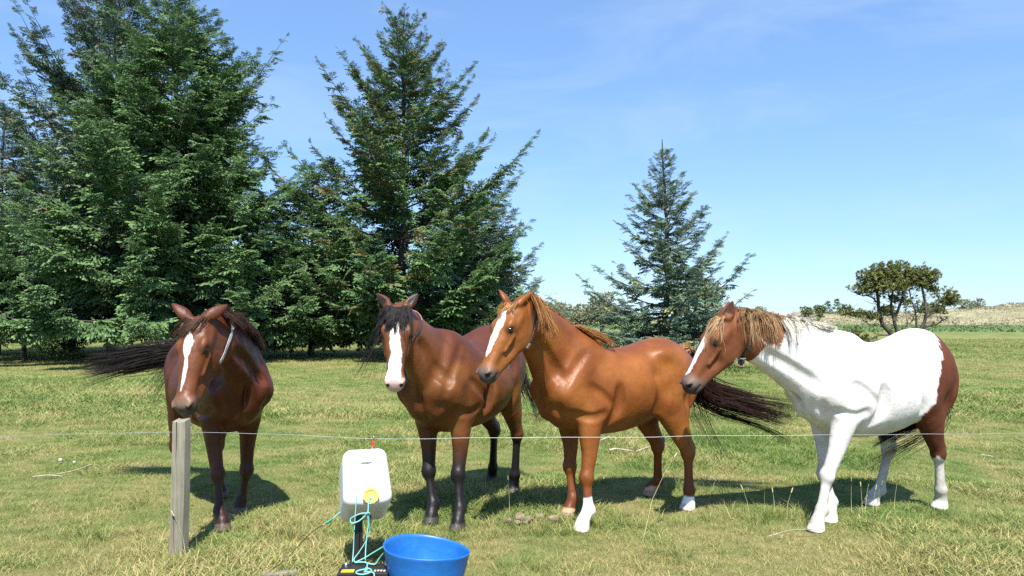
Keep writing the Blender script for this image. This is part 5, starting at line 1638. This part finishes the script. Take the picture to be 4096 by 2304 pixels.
# ================================================================== fence, water tub, fence charger
M_POST, _n, _l, _b = new_mat('weathered_wood')
_tc = _n.new('ShaderNodeTexCoord'); _mp = _n.new('ShaderNodeMapping'); _mp.inputs['Scale'].default_value = (30, 30, 1.2)
_l.new(_tc.outputs['Object'], _mp.inputs['Vector'])
_gr = noise_n(_n, _l, _mp.outputs['Vector'], 2.2, 8, .7, .4); _bl = noise_n(_n, _l, _tc.outputs['Object'], 5, 4, .6)
_r = ramp(_n, _l, mathn(_n, _l, 'ADD', mathn(_n, _l, 'MULTIPLY', _gr, .65), mathn(_n, _l, 'MULTIPLY', _bl, .35)), [(.30, (.085, .075, .055)), (.46, (.19, .175, .13)), (.60, (.27, .25, .19)), (.75, (.34, .32, .25))])
_l.new(_r.outputs['Color'], _b.inputs['Base Color']); _b.inputs['Roughness'].default_value = .85
_bp = _n.new('ShaderNodeBump'); _bp.inputs['Strength'].default_value = .5; _bp.inputs['Distance'].default_value = .004
_l.new(_gr, _bp.inputs['Height']); _l.new(_bp.outputs['Normal'], _b.inputs['Normal'])
M_CRACK = noisy('wood_crack', (.018, .014, .010), (.04, .032, .022), 30, .9)
M_WIRE, _n, _l, _b = new_mat('galvanised_wire'); _b.inputs['Base Color'].default_value = (.42, .43, .45, 1); _b.inputs['Metallic'].default_value = .7; _b.inputs['Roughness'].default_value = .45

def fence_post():
    root = tag(empty('fence_post', (-2.427, 5.46, 0)), 'weathered grey wooden fence post in front of the dark bay horse', 'post')
    rng = np.random.RandomState(9)
    # rough four-sided post with a chamfer and a split running down its face
    prof = np.array([(-.050, -.046), (-.010, -.050), (-.002, -.050), (.002, -.0445), (.006, -.050), (.034, -.049), (.051, -.030), (.050, .040), (.036, .050), (-.038, .050), (-.051, .036)])
    zs = np.array([-.15, 0, .15, .32, .5, .68, .84, .94, .99])
    V = []
    for i, z in enumerate(zs):
        k = 1 - .07 * max(z, 0)
        p = prof * k * (1 + .012 * rng.normal(size=prof.shape)) + np.array([.010 * math.sin(z * 2.2), 0])
        V.append(np.column_stack([p, np.full(len(p), z) + (rng.normal(size=len(p)) * .007 + prof[:, 0] * .10 + prof[:, 1] * .12 if i == len(zs) - 1 else 0)]))
    n = len(prof); V = np.concatenate(V)
    F = [(i * n + j, i * n + (j + 1) % n, (i + 1) * n + (j + 1) % n, (i + 1) * n + j) for i in range(len(zs) - 1) for j in range(n)]
    F += [tuple(range((len(zs) - 1) * n, len(zs) * n))]
    mb = MB(); mb.add(V, F)
    o = mb.build('shaft', M_POST, root, smooth=False); o.rotation_euler = (0, 0, R(-14))
    k = MB(); k.tube(np.array([(.000, -.0475, .985), (.004, -.0475, .86), (.001, -.0482, .72), (.006, -.0487, .60)]), np.array([.0035, .003, .0022, .0008]), 5)
    k.tube(np.array([(-.006, -.0515, .34), (-.003, -.0512, .22), (-.006, -.0515, .08)]), np.array([.0008, .0020, .001]), 5)
    c = k.build('crack', M_CRACK, root); c.rotation_euler = (0, 0, R(-14)); c['kind'] = 'stuff'
    s = MB(); s.tube(np.array([(-.012, .052, .905), (-.012, .066, .905), (-.012, .066, .885), (-.012, .052, .885)]), .002, 6); s.build('staple', M_WIRE, root)
fence_post()

_pts = np.array([(-9, 5.50, .86), (-6, 5.52, .845), (-3.75, 5.52, .867), (-3.11, 5.523, .882), (-2.435, 5.523, .896), (-1.712, 5.50, .879), (-1.019, 5.47, .859), (0, 5.46, .866), (.8, 5.46, .866), (1.491, 5.46, .877), (2.656, 5.46, .884), (3.751, 5.46, .896), (6, 5.47, .87), (9, 5.5, .90)])
_q = np.stack([catmull(_pts[:, 0], _pts[:, i], 220)[1] for i in range(3)], 1)
_q[:, 2] += (vnoise(np.column_stack([_q[:, 0] * 3, 0 * _q[:, 0], 0 * _q[:, 0]])) - .5) * .008
_w = MB(); _w.tube(_q, .0014, 6)
tag(_w.build('fence_wire', M_WIRE), 'thin electric fence wire strung across in front of the horses', 'wire')

def plastic(name, col, rough=.4, var=.12, spec=.5, sub=0.0, scale=5):
    c1 = tuple(v * (1 - var) for v in col); c2 = tuple(min(1, v * (1 + var)) for v in col)
    m = noisy(name, c1, c2, scale, rough, spec=spec, bump=.04, bscale=40)
    if sub:
        b = m.node_tree.nodes['Principled BSDF']; b.inputs['Subsurface Weight'].default_value = sub; b.inputs['Subsurface Radius'].default_value = (.02, .02, .02)
    return m
M_CAN = plastic('can_white', (.66, .66, .64), .38, .05, sub=.15)
M_CAP = plastic('cap_yellow', (.56, .42, .11), .4, .15)
M_BLACK = plastic('black_plastic', (.018, .018, .019), .45, .3)
M_BLUE = plastic('tub_blue', (.012, .125, .43), .42, .12, scale=9)
_n = M_BLUE.node_tree.nodes; _l = M_BLUE.node_tree.links; _b = _n['Principled BSDF']
_tc = _n.new('ShaderNodeTexCoord'); _mp = _n.new('ShaderNodeMapping'); _mp.inputs['Scale'].default_value = (9, 9, 60); _l.new(_tc.outputs['Object'], _mp.inputs['Vector'])
_s1 = noise_n(_n, _l, _mp.outputs['Vector'], 1.4, 8, .75, .5); _s2 = noise_n(_n, _l, _tc.outputs['Object'], 7, 6, .7)
_r = ramp(_n, _l, mathn(_n, _l, 'MULTIPLY', _s1, _s2), [(.18, (.010, .11, .38)), (.32, (.014, .14, .46)), (.44, (.030, .18, .50)), (.54, (.16, .32, .56))])
_l.new(_r.outputs['Color'], _b.inputs['Base Color'])
M_TEAL = plastic('turquoise_cord', (.17, .43, .39), .6, .15)
M_RED = plastic('red_clip', (.55, .02, .025), .4, .1)
M_PINKW = plastic('red_lead', (.60, .10, .07), .5, .1)
M_GREENC = plastic('green_clip', (.01, .20, .13), .4, .1)
M_YELLOW = plastic('yellow_label', (.62, .50, .02), .5, .05)
M_COPPER = plastic('copper_jaw', (.55, .30, .16), .35, .1)

def rounded_box(bm, size, bev, seg=5):
    r = bmesh.ops.create_cube(bm, size=1.0)
    for v in r['verts']: v.co = Vector((v.co.x * size[0], v.co.y * size[1], v.co.z * size[2]))
    bmesh.ops.bevel(bm, geom=[e for e in bm.edges], offset=bev, segments=seg, profile=.5, affect='EDGES')

def bm_obj(name, bm, mat, parent=None, smooth=True):
    for f in bm.faces: f.smooth = smooth
    me = bpy.data.meshes.new(name); bm.to_mesh(me); bm.free()
    return link(name, me, mat, parent)

# --- the upturned white canister over the charger
can = tag(empty('canister', (-1.03, 5.10, 0.40)), 'white plastic canister with yellow cap tied upside down over a black stake', 'canister')
can_rot = Euler((R(-35), 0, 0), 'XYZ').to_matrix().to_4x4()
can_m = Matrix.Rotation(R(19), 4, 'Z') @ can_rot           # its face looks forward and up
can_off = Vector((.005, .075, .185))
def can_pt(x, y, z): return can_off + can_m @ Vector((x, y, z))     # x right, -y out of the face, z up the face
bm = bmesh.new(); rounded_box(bm, (.315, .38, .40), .062, 6)
for v in bm.verts:
    # slight taper to the top, swelling sides, hollow round the cap at the lower edge of the face
    k = 1 - .05 * (v.co.z / .20); v.co.x *= k
    if v.co.y < -.05:
        d = math.hypot(v.co.x / .085, (v.co.z + .155) / .075)
        v.co.y += .030 * max(0, 1 - d)
        d2 = math.hypot(v.co.x / .06, (v.co.z - .09) / .03); v.co.y += .014 * max(0, 1 - d2)
bmesh.ops.subdivide_edges(bm, edges=[e for e in bm.edges if e.calc_length() > .08], cuts=5, use_grid_fill=True)
for v in bm.verts:
    if v.co.y < -.12:
        d = math.hypot(v.co.x / .08, (v.co.z + .15) / .08); v.co.y += .030 * max(0, 1 - d) ** .7
        d2 = math.hypot(v.co.x / .065, (v.co.z - .085) / .028); v.co.y += .016 * max(0, 1 - d2)
    v.co = can_off + can_m @ v.co
bm_obj('shell', bm, M_CAN, can)
# cap with ribs, on a short neck
def lathe(rz, n, ribs=0, amp=0.0):
    V, F = [], []
    for r, z in rz:
        for j in range(n):
            a = 2 * math.pi * j / n; rr = r * (1 + (amp if ribs and (j * ribs * 2 // n) % 2 else 0))
            V.append((rr * math.cos(a), rr * math.sin(a), z))
    for i in range(len(rz) - 1):
        for j in range(n): F.append((i * n + j, i * n + (j + 1) % n, (i + 1) * n + (j + 1) % n, (i + 1) * n + j))
    return np.array(V), F
def put_on(o_pts, origin, zaxis, xhint=(1, 0, 0)):
    z = nrm(zaxis); x = nrm(np.asarray(xhint, float) - z * np.dot(xhint, z)); y = np.cross(z, x)
    return np.asarray(origin) + o_pts @ np.stack([x, y, z])
_fn = np.array((can_m @ Vector((0, -1, 0)))[:3]); _fx = np.array((can_m @ Vector((1, 0, 0)))[:3]); _fz = np.array((can_m @ Vector((0, 0, 1)))[:3])
_cp = np.array(can_pt(.012, -.168, -.150)[:])
_ax = nrm(_fn - _fz * .35)
V_, F_ = lathe([(.036, -.02), (.036, .012), (.030, .012)], 28); mb = MB(); mb.add(put_on(V_, _cp, _ax, _fx), F_); mb.build('neck', M_CAN, can)
V_, F_ = lathe([(.049, .002), (.052, .006), (.052, .032), (.049, .037), (.036, .037), (.034, .032), (0.001, .032)], 48, 12, .05); mb = MB(); mb.add(put_on(V_, _cp, _ax, _fx), F_); mb.build('cap', M_CAP, can, smooth=False)
# moulded carrying handle
mb = MB(); _h = [can_pt(x, y, z) for x, y, z in ((-.045, -.182, .085), (-.030, -.196, .085), (0, -.199, .086), (.030, -.196, .085), (.045, -.182, .085))]
mb.tube(np.array([h[:] for h in _h]), .009, 8); mb.build('handle', M_CAN, can)
mb = MB(); mb.tube(np.array([can_pt(.012, -.188, -.055)[:], can_pt(.012, -.195, -.050)[:]]), np.array([.011, .008]), 8); mb.build('moulding_mark', M_CAN, can)

# stake
mb = MB()
_V = []
for z, hw, ht in ((-.15, .034, .012), (.10, .034, .012), (.42, .026, .011), (.52, .024, .010)):
    _V += [(-hw, -ht, z), (-.007, -ht - .006, z), (.007, -ht - .006, z), (hw, -ht, z), (hw, ht, z), (-hw, ht, z)]
_F = [(i * 6 + j, i * 6 + (j + 1) % 6, i * 6 + 6 + (j + 1) % 6, i * 6 + 6 + j) for i in range(3) for j in range(6)] + [tuple(range(18, 24))]
mb.add(_V, _F)
tag(mb.build('stake', M_BLACK, None, smooth=False, loc=(-1.045, 5.09, 0)), 'flat black plastic stake holding up the white canister', 'stake')

# --- battery
bat = tag(empty('battery', (-.915, 4.665, 0)), 'black car battery with yellow label beside the blue tub', 'battery'); bat.rotation_euler = (0, 0, R(2))
bm = bmesh.new(); rounded_box(bm, (.30, .175, .165), .006, 2)
for v in bm.verts: v.co.z += .0825 - .02
bm_obj('case', bm, M_BLACK, bat, False)
bm = bmesh.new(); rounded_box(bm, (.308, .183, .030), .005, 2)
for v in bm.verts: v.co.z += .172
bm_obj('lid', bm, M_BLACK, bat, False)
bm = bmesh.new(); rounded_box(bm, (.300, .030, .010), .003, 2)
for v in bm.verts: v.co += Vector((0, -.092, .085))
bm_obj('ledge', bm, M_BLACK, bat, False)
bm = bmesh.new(); rounded_box(bm, (.078, .048, .002), .0005, 1)
for v in bm.verts: v.co += Vector((-.095, -.052, .1885))
bm_obj('warning_label', bm, M_YELLOW, bat, False)
bm = bmesh.new(); rounded_box(bm, (.004, .026, .001), .0002, 1)
for v in bm.verts: v.co += Vector((-.126, -.052, .190))
bm_obj('label_mark', bm, M_BLACK, bat, False)
for i in range(4):
    for j in range(2):
        bm = bmesh.new(); rounded_box(bm, (.013, .011, .002), .0005, 1)
        for v in bm.verts: v.co += Vector((.072 + .019 * i, -.060 + .016 * j, .1885))
        bm_obj('safety_symbol', bm, plastic('symbol_%d%d' % (i, j), [(.6, .45, .5), (.25, .22, .55), (.62, .5, .05), (.6, .6, .6)][(i + 2 * j) % 4], .5), bat, False)
for x in (-.125, .125):
    V_, F_ = lathe([(.011, 0), (.010, .018), (.001, .018)], 14); mb = MB(); mb.add(V_ + np.array([x, .055, .186]), F_); mb.build('terminal', M_BUCKLE, bat)

# --- blue tub
tub = tag(empty('tub', (-.530, 4.66, 0)), 'round blue rubber water tub standing in the grass', 'tub')
def tub_wall(rz, n=64):
    V, F = lathe(rz, n); V = V.copy()
    k = np.clip(V[:, 2] / .32, 0, 1)
    V = V * np.array([.95, .95, .98])
    ang = np.arctan2(V[:, 1], V[:, 0])
    V[:, 2] += k ** 2 * (-.030 * V[:, 0] / .27 + .007 * np.cos(2 * (ang - 2.2)))
    V[:, 0] *= 1 + .03 * k; V[:, 1] *= 1 - .07 * k
    return V, F
V_, F_ = tub_wall([(.002, .012), (.185, .012), (.200, .03), (.232, .12), (.256, .22), (.270, .305), (.276, .318), (.274, .325), (.266, .322), (.262, .305), (.247, .22), (.223, .12), (.192, .034), (.18, .026), (.002, .024)])
mb = MB(); mb.add(V_, F_); mb.build('wall', M_BLUE, tub)
V_, F_ = tub_wall([(.002, .100), (.215, .100)])
M_WATER, _n, _l, _b = new_mat('still_water')
_n.remove(_b); _t = _n.new('ShaderNodeBsdfTransparent'); _t.inputs['Color'].default_value = (.78, .90, .95, 1)
_gl = _n.new('ShaderNodeBsdfGlossy'); _gl.inputs['Roughness'].default_value = .04
_fr = _n.new('ShaderNodeFresnel'); _fr.inputs['IOR'].default_value = 1.33
_nz = _n.new('ShaderNodeTexNoise'); _nz.inputs['Scale'].default_value = 14; _bp = _n.new('ShaderNodeBump'); _bp.inputs['Strength'].default_value = .12
_l.new(_nz.outputs['Fac'], _bp.inputs['Height']); _l.new(_bp.outputs['Normal'], _gl.inputs['Normal']); _l.new(_bp.outputs['Normal'], _fr.inputs['Normal'])
_s = _n.new('ShaderNodeMixShader'); _l.new(_fr.outputs[0], _s.inputs[0]); _l.new(_t.outputs[0], _s.inputs[1]); _l.new(_gl.outputs[0], _s.inputs[2]); _l.new(_s.outputs[0], _n['Material Output'].inputs['Surface'])
mb = MB(); mb.add(V_, F_); mb.build('water', M_WATER, tub)
for a, mt in ((R(128), M_GREENC),):
    mb = MB(); c = np.array([math.cos(a) * .252, math.sin(a) * .252, .285]); tg = np.array([-math.sin(a), math.cos(a), 0])
    mb.tube(np.array([c - tg * .030, c + tg * .030]), .008, 8); mb.build('rope_knot', mt, tub)
M_SCUFF = plastic('tub_scuff', (.30, .42, .62), .6, .2)
for k, (a0, a1, r, z) in enumerate(((R(150), R(75), .2325, .150), (R(205), R(172), .2015, .064))):
    mb = MB(); aa = np.linspace(a0, a1, 14); mb.tube(np.column_stack([np.cos(aa) * r, np.sin(aa) * r, z + .01 * np.sin(aa * 3)]), .0018, 5); mb.build('scuff_ring', M_SCUFF, tub)

# --- cords, leads and clips
def cord(name, label, pts, r, mat, cat='cord', group=None, parent=None, n=6):
    p = np.array(pts, float)
    k = len(p); par = np.concatenate([[0], np.cumsum(np.linalg.norm(np.diff(p, axis=0), axis=1))])
    q = np.stack([catmull(par, p[:, i], k * 7)[1] for i in range(3)], 1)
    mb = MB(); mb.tube(q, r, n); o = mb.build(name, mat, parent)
    if label: tag(o, label, cat, group)
    return o
tc = tag(empty('tie_cord', (-1.0, 4.80, .2)), 'turquoise cord knotted from the canister down to the battery and tub', 'cord')
def cchild(name, pts, r=.0042): return cord(name, None, np.array(pts) - np.array((-1.0, 4.80, .2)), r, M_TEAL, parent=tc)
cchild('strand', [(-1.012, 4.875, .590), (-1.014, 4.845, .476), (-1.015, 4.82, .382), (-1.015, 4.80, .256), (-1.010, 4.755, .196)], .0036)
cchild('strand', [(-.905, 4.88, .585), (-.915, 4.862, .568), (-.927, 4.84, .55), (-.926, 4.82, .515), (-.925, 4.80, .487), (-.921, 4.80, .421), (-.929, 4.79, .338), (-.931, 4.77, .265), (-.926, 4.735, .199)])
cchild('strand', [(-.920, 4.80, .487), (-.918, 4.81, .42), (-.915, 4.82, .36), (-.945, 4.81, .296), (-.985, 4.785, .235), (-1.004, 4.765, .207), (-.99, 4.738, .198)], .0034)
cchild('loop', [(-.925, 4.80, .487), (-.959, 4.795, .490), (-.998, 4.785, .478), (-1.032, 4.78, .455), (-1.028, 4.775, .436), (-.985, 4.78, .441), (-.952, 4.79, .464), (-.925, 4.80, .487)], .0048)
cchild('knot', [(-.935, 4.795, .492), (-.920, 4.788, .496), (-.912, 4.795, .488), (-.925, 4.802, .480), (-.936, 4.79, .484), (-.924, 4.785, .493)], .0055)
cchild('knot', [(-.918, 4.852, .575), (-.926, 4.842, .558), (-.920, 4.838, .550), (-.930, 4.848, .562)], .0050)
cchild('strand', [(-.99, 4.738, .198), (-.927, 4.725, .231), (-.871, 4.71, .268), (-.800, 4.68, .316)], .0046)
cchild('strand', [(-.990, 4.735, .199), (-.93, 4.72, .205), (-.88, 4.70, .200), (-.861, 4.70, .199), (-.832, 4.70, .235), (-.797, 4.67, .280)], .0046)
cchild('loop', [(-.922, 4.735, .199), (-.905, 4.70, .204), (-.900, 4.66, .202), (-.893, 4.60, .203), (-.92, 4.585, .203), (-.945, 4.56, .201), (-.938, 4.535, .199), (-.90, 4.52, .198), (-.865, 4.535, .201), (-.855, 4.57, .203), (-.875, 4.60, .205), (-.90, 4.605, .206)], .0050)
cchild('strand', [(-.90, 4.61, .205), (-.885, 4.585, .204), (-.895, 4.55, .203), (-.860, 4.545, .205), (-.835, 4.53, .203), (-.825, 4.500, .190)], .0048)
cord('power_lead', 'black cable running down from the canister to the battery', [(-.934, 4.94, .440), (-.925, 4.885, .392), (-.936, 4.86, .358), (-.945, 4.845, .31), (-.961, 4.825, .243), (-.996, 4.80, .223), (-1.016, 4.775, .21), (-1.02, 4.73, .196)], .0050, M_BLACK)
rc = tag(empty('red_lead', (-1.015, 5.44, .80)), 'red lead and crocodile clip hooked onto the fence wire', 'clip')
cord('cable', None, np.array([(-1.030, 5.30, .66), (-1.02, 5.38, .74), (-1.016, 5.42, .79), (-1.015, 5.435, .805)]) - np.array((-1.015, 5.44, .80)), .0042, M_PINKW, parent=rc)
mb = MB(); mb.tube(np.array([(0, -.006, .002), (.001, 0, .015), (.002, .006, .040), (.003, .012, .052)]), np.array([.0055, .0095, .0085, .004]), 8); mb.build('clip_sleeve', M_RED, rc)
mb = MB(); mb.tube(np.array([(.003, .010, .050), (.003, .020, .066), (.003, .030, .074)]), np.array([.004, .003, .002]), 6); mb.build('clip_jaw', M_BUCKLE, rc)
gc = tag(empty('earth_lead', (-1.22, 5.02, .38)), 'green clip and lead joining the canister to the thin ground cable', 'clip')
_g0 = np.array((-1.22, 5.02, .38))
cord('cable', None, np.array([(-1.13, 5.14, .43), (-1.184, 5.08, .41), (-1.198, 5.05, .397), (-1.212, 5.025, .388)]) - _g0, .0042, M_TEAL, parent=gc)
mb = MB(); mb.tube(np.array([(-1.208, 5.03, .391), (-1.220, 5.018, .384), (-1.240, 5.004, .373), (-1.247, 5.0, .369)]) - _g0, np.array([.005, .0095, .0085, .004]), 8); mb.build('clip_sleeve', M_GREENC, gc)
mb = MB(); mb.tube(np.array([(-1.246, 5.0, .369), (-1.262, 4.998, .361)]) - _g0, np.array([.005, .003]), 6); mb.build('clip_jaw', M_COPPER, gc)
cord('ground_cable', 'thin dark cable curving from the green clip down into the grass', [(-1.259, 5.0, .360), (-1.311, 5.0, .331), (-1.359, 5.0, .290), (-1.44, 5.02, .205), (-1.54, 5.05, .10), (-1.66, 5.10, .035), (-1.80, 5.12, .012), (-1.92, 5.10, .008)], .0026, M_BLACK)

# --- small things lying in the grass
M_STRAWY = noisy('bleached_stick', (.24, .20, .14), (.40, .35, .26), 20, .8, stretch=(1, 1, 1))
def stick(label, pts, r): 
    p = np.array(pts, float); mb = MB(); k = len(p)
    q = np.stack([catmull(np.arange(k), p[:, i], k * 3)[1] for i in range(3)], 1)
    mb.tube(q, np.linspace(r, r * .6, len(q)), 6); tag(mb.build('stick', M_STRAWY), label, 'stick')
stick('pale bleached stick lying in the grass behind the chestnut horse', [(1.24, 9.53, .05), (1.32, 9.55, .065), (1.42, 9.56, .055), (1.56, 9.55, .035)], .016)
stick('short forked bleached twig behind the chestnut horse', [(1.58, 9.50, .04), (1.68, 9.58, .06), (1.78, 9.68, .07)], .013)
stick('thin straw-coloured twig behind the chestnut belly', [(1.22, 10.3, .05), (1.36, 10.4, .09)], .012)
stick('thin pale twig lying flat left of the fence post', [(-5.16, 8.05, .03), (-5.0, 8.06, .045), (-4.86, 8.08, .03)], .010)
stick('thin pale twig slanting in the grass left of the fence post', [(-4.98, 8.15, .03), (-4.86, 8.35, .045), (-4.86, 8.62, .05)], .009)
stick('small pale twig in the grass behind the pinto rump', [(5.80, 9.22, .05), (5.90, 9.12, .045)], .012)
stick('long dry stalk lying in front of the pinto hooves', [(1.98, 5.80, .05), (2.2, 5.89, .075), (2.48, 5.96, .06)], .0045)
bm = bmesh.new(); rounded_box(bm, (.24, .055, .022), .004, 2)
for v in bm.verts: v.co += Vector((0, 0, .022 + .004 * math.sin(v.co.x * 40)))
_o = bm_obj('plank', bm, M_POST, None, False); _o.location = (-1.56, 5.02, 0.01); _o.rotation_euler = (0, R(-3), R(14)); tag(_o, 'short grey offcut of plank lying in the grass', 'plank')
M_CLOD = noisy('dry_dung', (.13, .095, .06), (.30, .24, .165), 22, .95, bump=.8, bscale=60)
_root = tag(empty('dung_heap', (.12, 6.30, 0)), 'dry crumbled dung lying in front of the chestnut hooves', 'dung')
_r = np.random.RandomState(12)
for k in range(11):
    bm = bmesh.new(); bmesh.ops.create_icosphere(bm, subdivisions=2, radius=1)
    s_ = .018 + .022 * _r.rand(); a, d = _r.rand() * 6.28, .19 * _r.rand() ** .6
    for v in bm.verts:
        nv = mnoise.noise(v.co * 1.6 + Vector((k * 7.1, 0, 0))); v.co = v.co * (1 + .45 * nv)
        v.co = Vector((v.co.x * s_ * 1.3, v.co.y * s_, v.co.z * s_ * .7)) + Vector((math.cos(a) * d * 1.3, math.sin(a) * d * .7, .03 + s_ * .5))
    bm_obj('clod', bm, M_CLOD, _root)
M_STEM = noisy('seed_stem', (.30, .29, .13), (.45, .42, .22), 10, .7)
def seed_stem(x, y, h, lean, seed, label, group):
    rng = np.random.RandomState(seed)
    root = tag(empty('grass_stem', (x, y, 0)), label, 'grass', group)
    a = rng.rand() * 6.28; d = np.array([math.cos(a), math.sin(a), 0]) * lean
    p = [np.array([0, 0, -.01]), d * h * .3 + (0, 0, h * .5), d * h * .7 + (0, 0, h * .82), d * h + (0, 0, h)]
    mb = MB(); mb.tube(np.array(p), np.array([.0022, .002, .0016, .0014]), 5); mb.build('stalk', M_STEM, root)
    mb = MB(); e = p[3]; u = nrm(p[3] - p[2]); mb.tube(np.array([e - u * .004, e + u * .012, e + u * .034, e + u * .052]), np.array([.002, .0062, .0055, .001]), 6); mb.build('seed_head', M_STEM, root)
for k, (x, y, h) in enumerate([(3.02, 6.66, .30), (3.10, 6.62, .24), (3.16, 6.70, .36), (3.20, 6.64, .22), (3.27, 6.72, .26), (3.02, 6.52, .18), (3.44, 6.74, .30)]):
    seed_stem(x, y, h, .15 + .1 * (k % 3), 500 + k, 'tall grass stem with pale seed head beside the pinto front hooves', 'seeding grass stems beside the pinto')
for k, (x, y, h) in enumerate([(2.10, 6.62, .22), (2.22, 6.58, .26), (2.34, 6.66, .18), (2.42, 6.6, .2)]):
    seed_stem(x, y, h, .25, 520 + k, 'tall grass stem with pale seed head in the shadow between chestnut and pinto', 'seeding grass stems between chestnut and pinto')
for k, (x, y, h, l_) in enumerate([(-.02, 6.55, .34, .2), (-2.34, 5.40, .32, .3)]):
    seed_stem(x, y, h, l_, 540 + k, ['single tall grass stem in front of the bay hooves', 'single tall grass stem leaning against the fence post'][k], None)
seed_stem(1.02, 5.85, .62, .55, 545, 'long dry grass stalk leaning in front of the chestnut horse', None)
# one yellow flower by the post
_root = tag(empty('yellow_flower', (-2.44, 5.86, 0)), 'small yellow flower growing right of the fence post', 'flower')
mb = MB(); mb.tube(np.array([(0, 0, 0), (.006, 0, .06), (.004, 0, .105)]), .0018, 5); mb.build('stem', noisy('flower_stem', (.05, .10, .02), (.08, .14, .03)), _root)
mb = MB()
for k in range(9):
    a = k * .698; u = np.array([math.cos(a), math.sin(a), .35]); t = np.array([-math.sin(a), math.cos(a), 0])
    c = np.array([.004, 0, .105]); mb.add([c, c + u * .012 + t * .006, c + u * .022, c + u * .012 - t * .006], [(0, 1, 2, 3)])
mb.build('petals', plastic('petal_yellow', (.75, .58, .01), .6, .05), _root)
# two puffballs
M_PUFF = noisy('puffball_skin', (.58, .56, .50), (.72, .70, .64), 30, .8, bump=.3)
for k, (x, y, s_) in enumerate([(-5.38, 8.89, .020), (-5.16, 8.80, .015)]):
    V_, F_ = lathe([(.010, 0), (.013, .02), (.024, .030), (.031, .045), (.028, .062), (.016, .074), (.001, .077)], 14)
    mb = MB(); mb.add(V_ * (s_ / .03), F_); tag(mb.build('puffball', M_PUFF, None, loc=(x, y, .02)), ['larger of two white puffballs in the grass left of the fence post', 'smaller of two white puffballs in the grass left of the fence post'][k], 'mushroom')
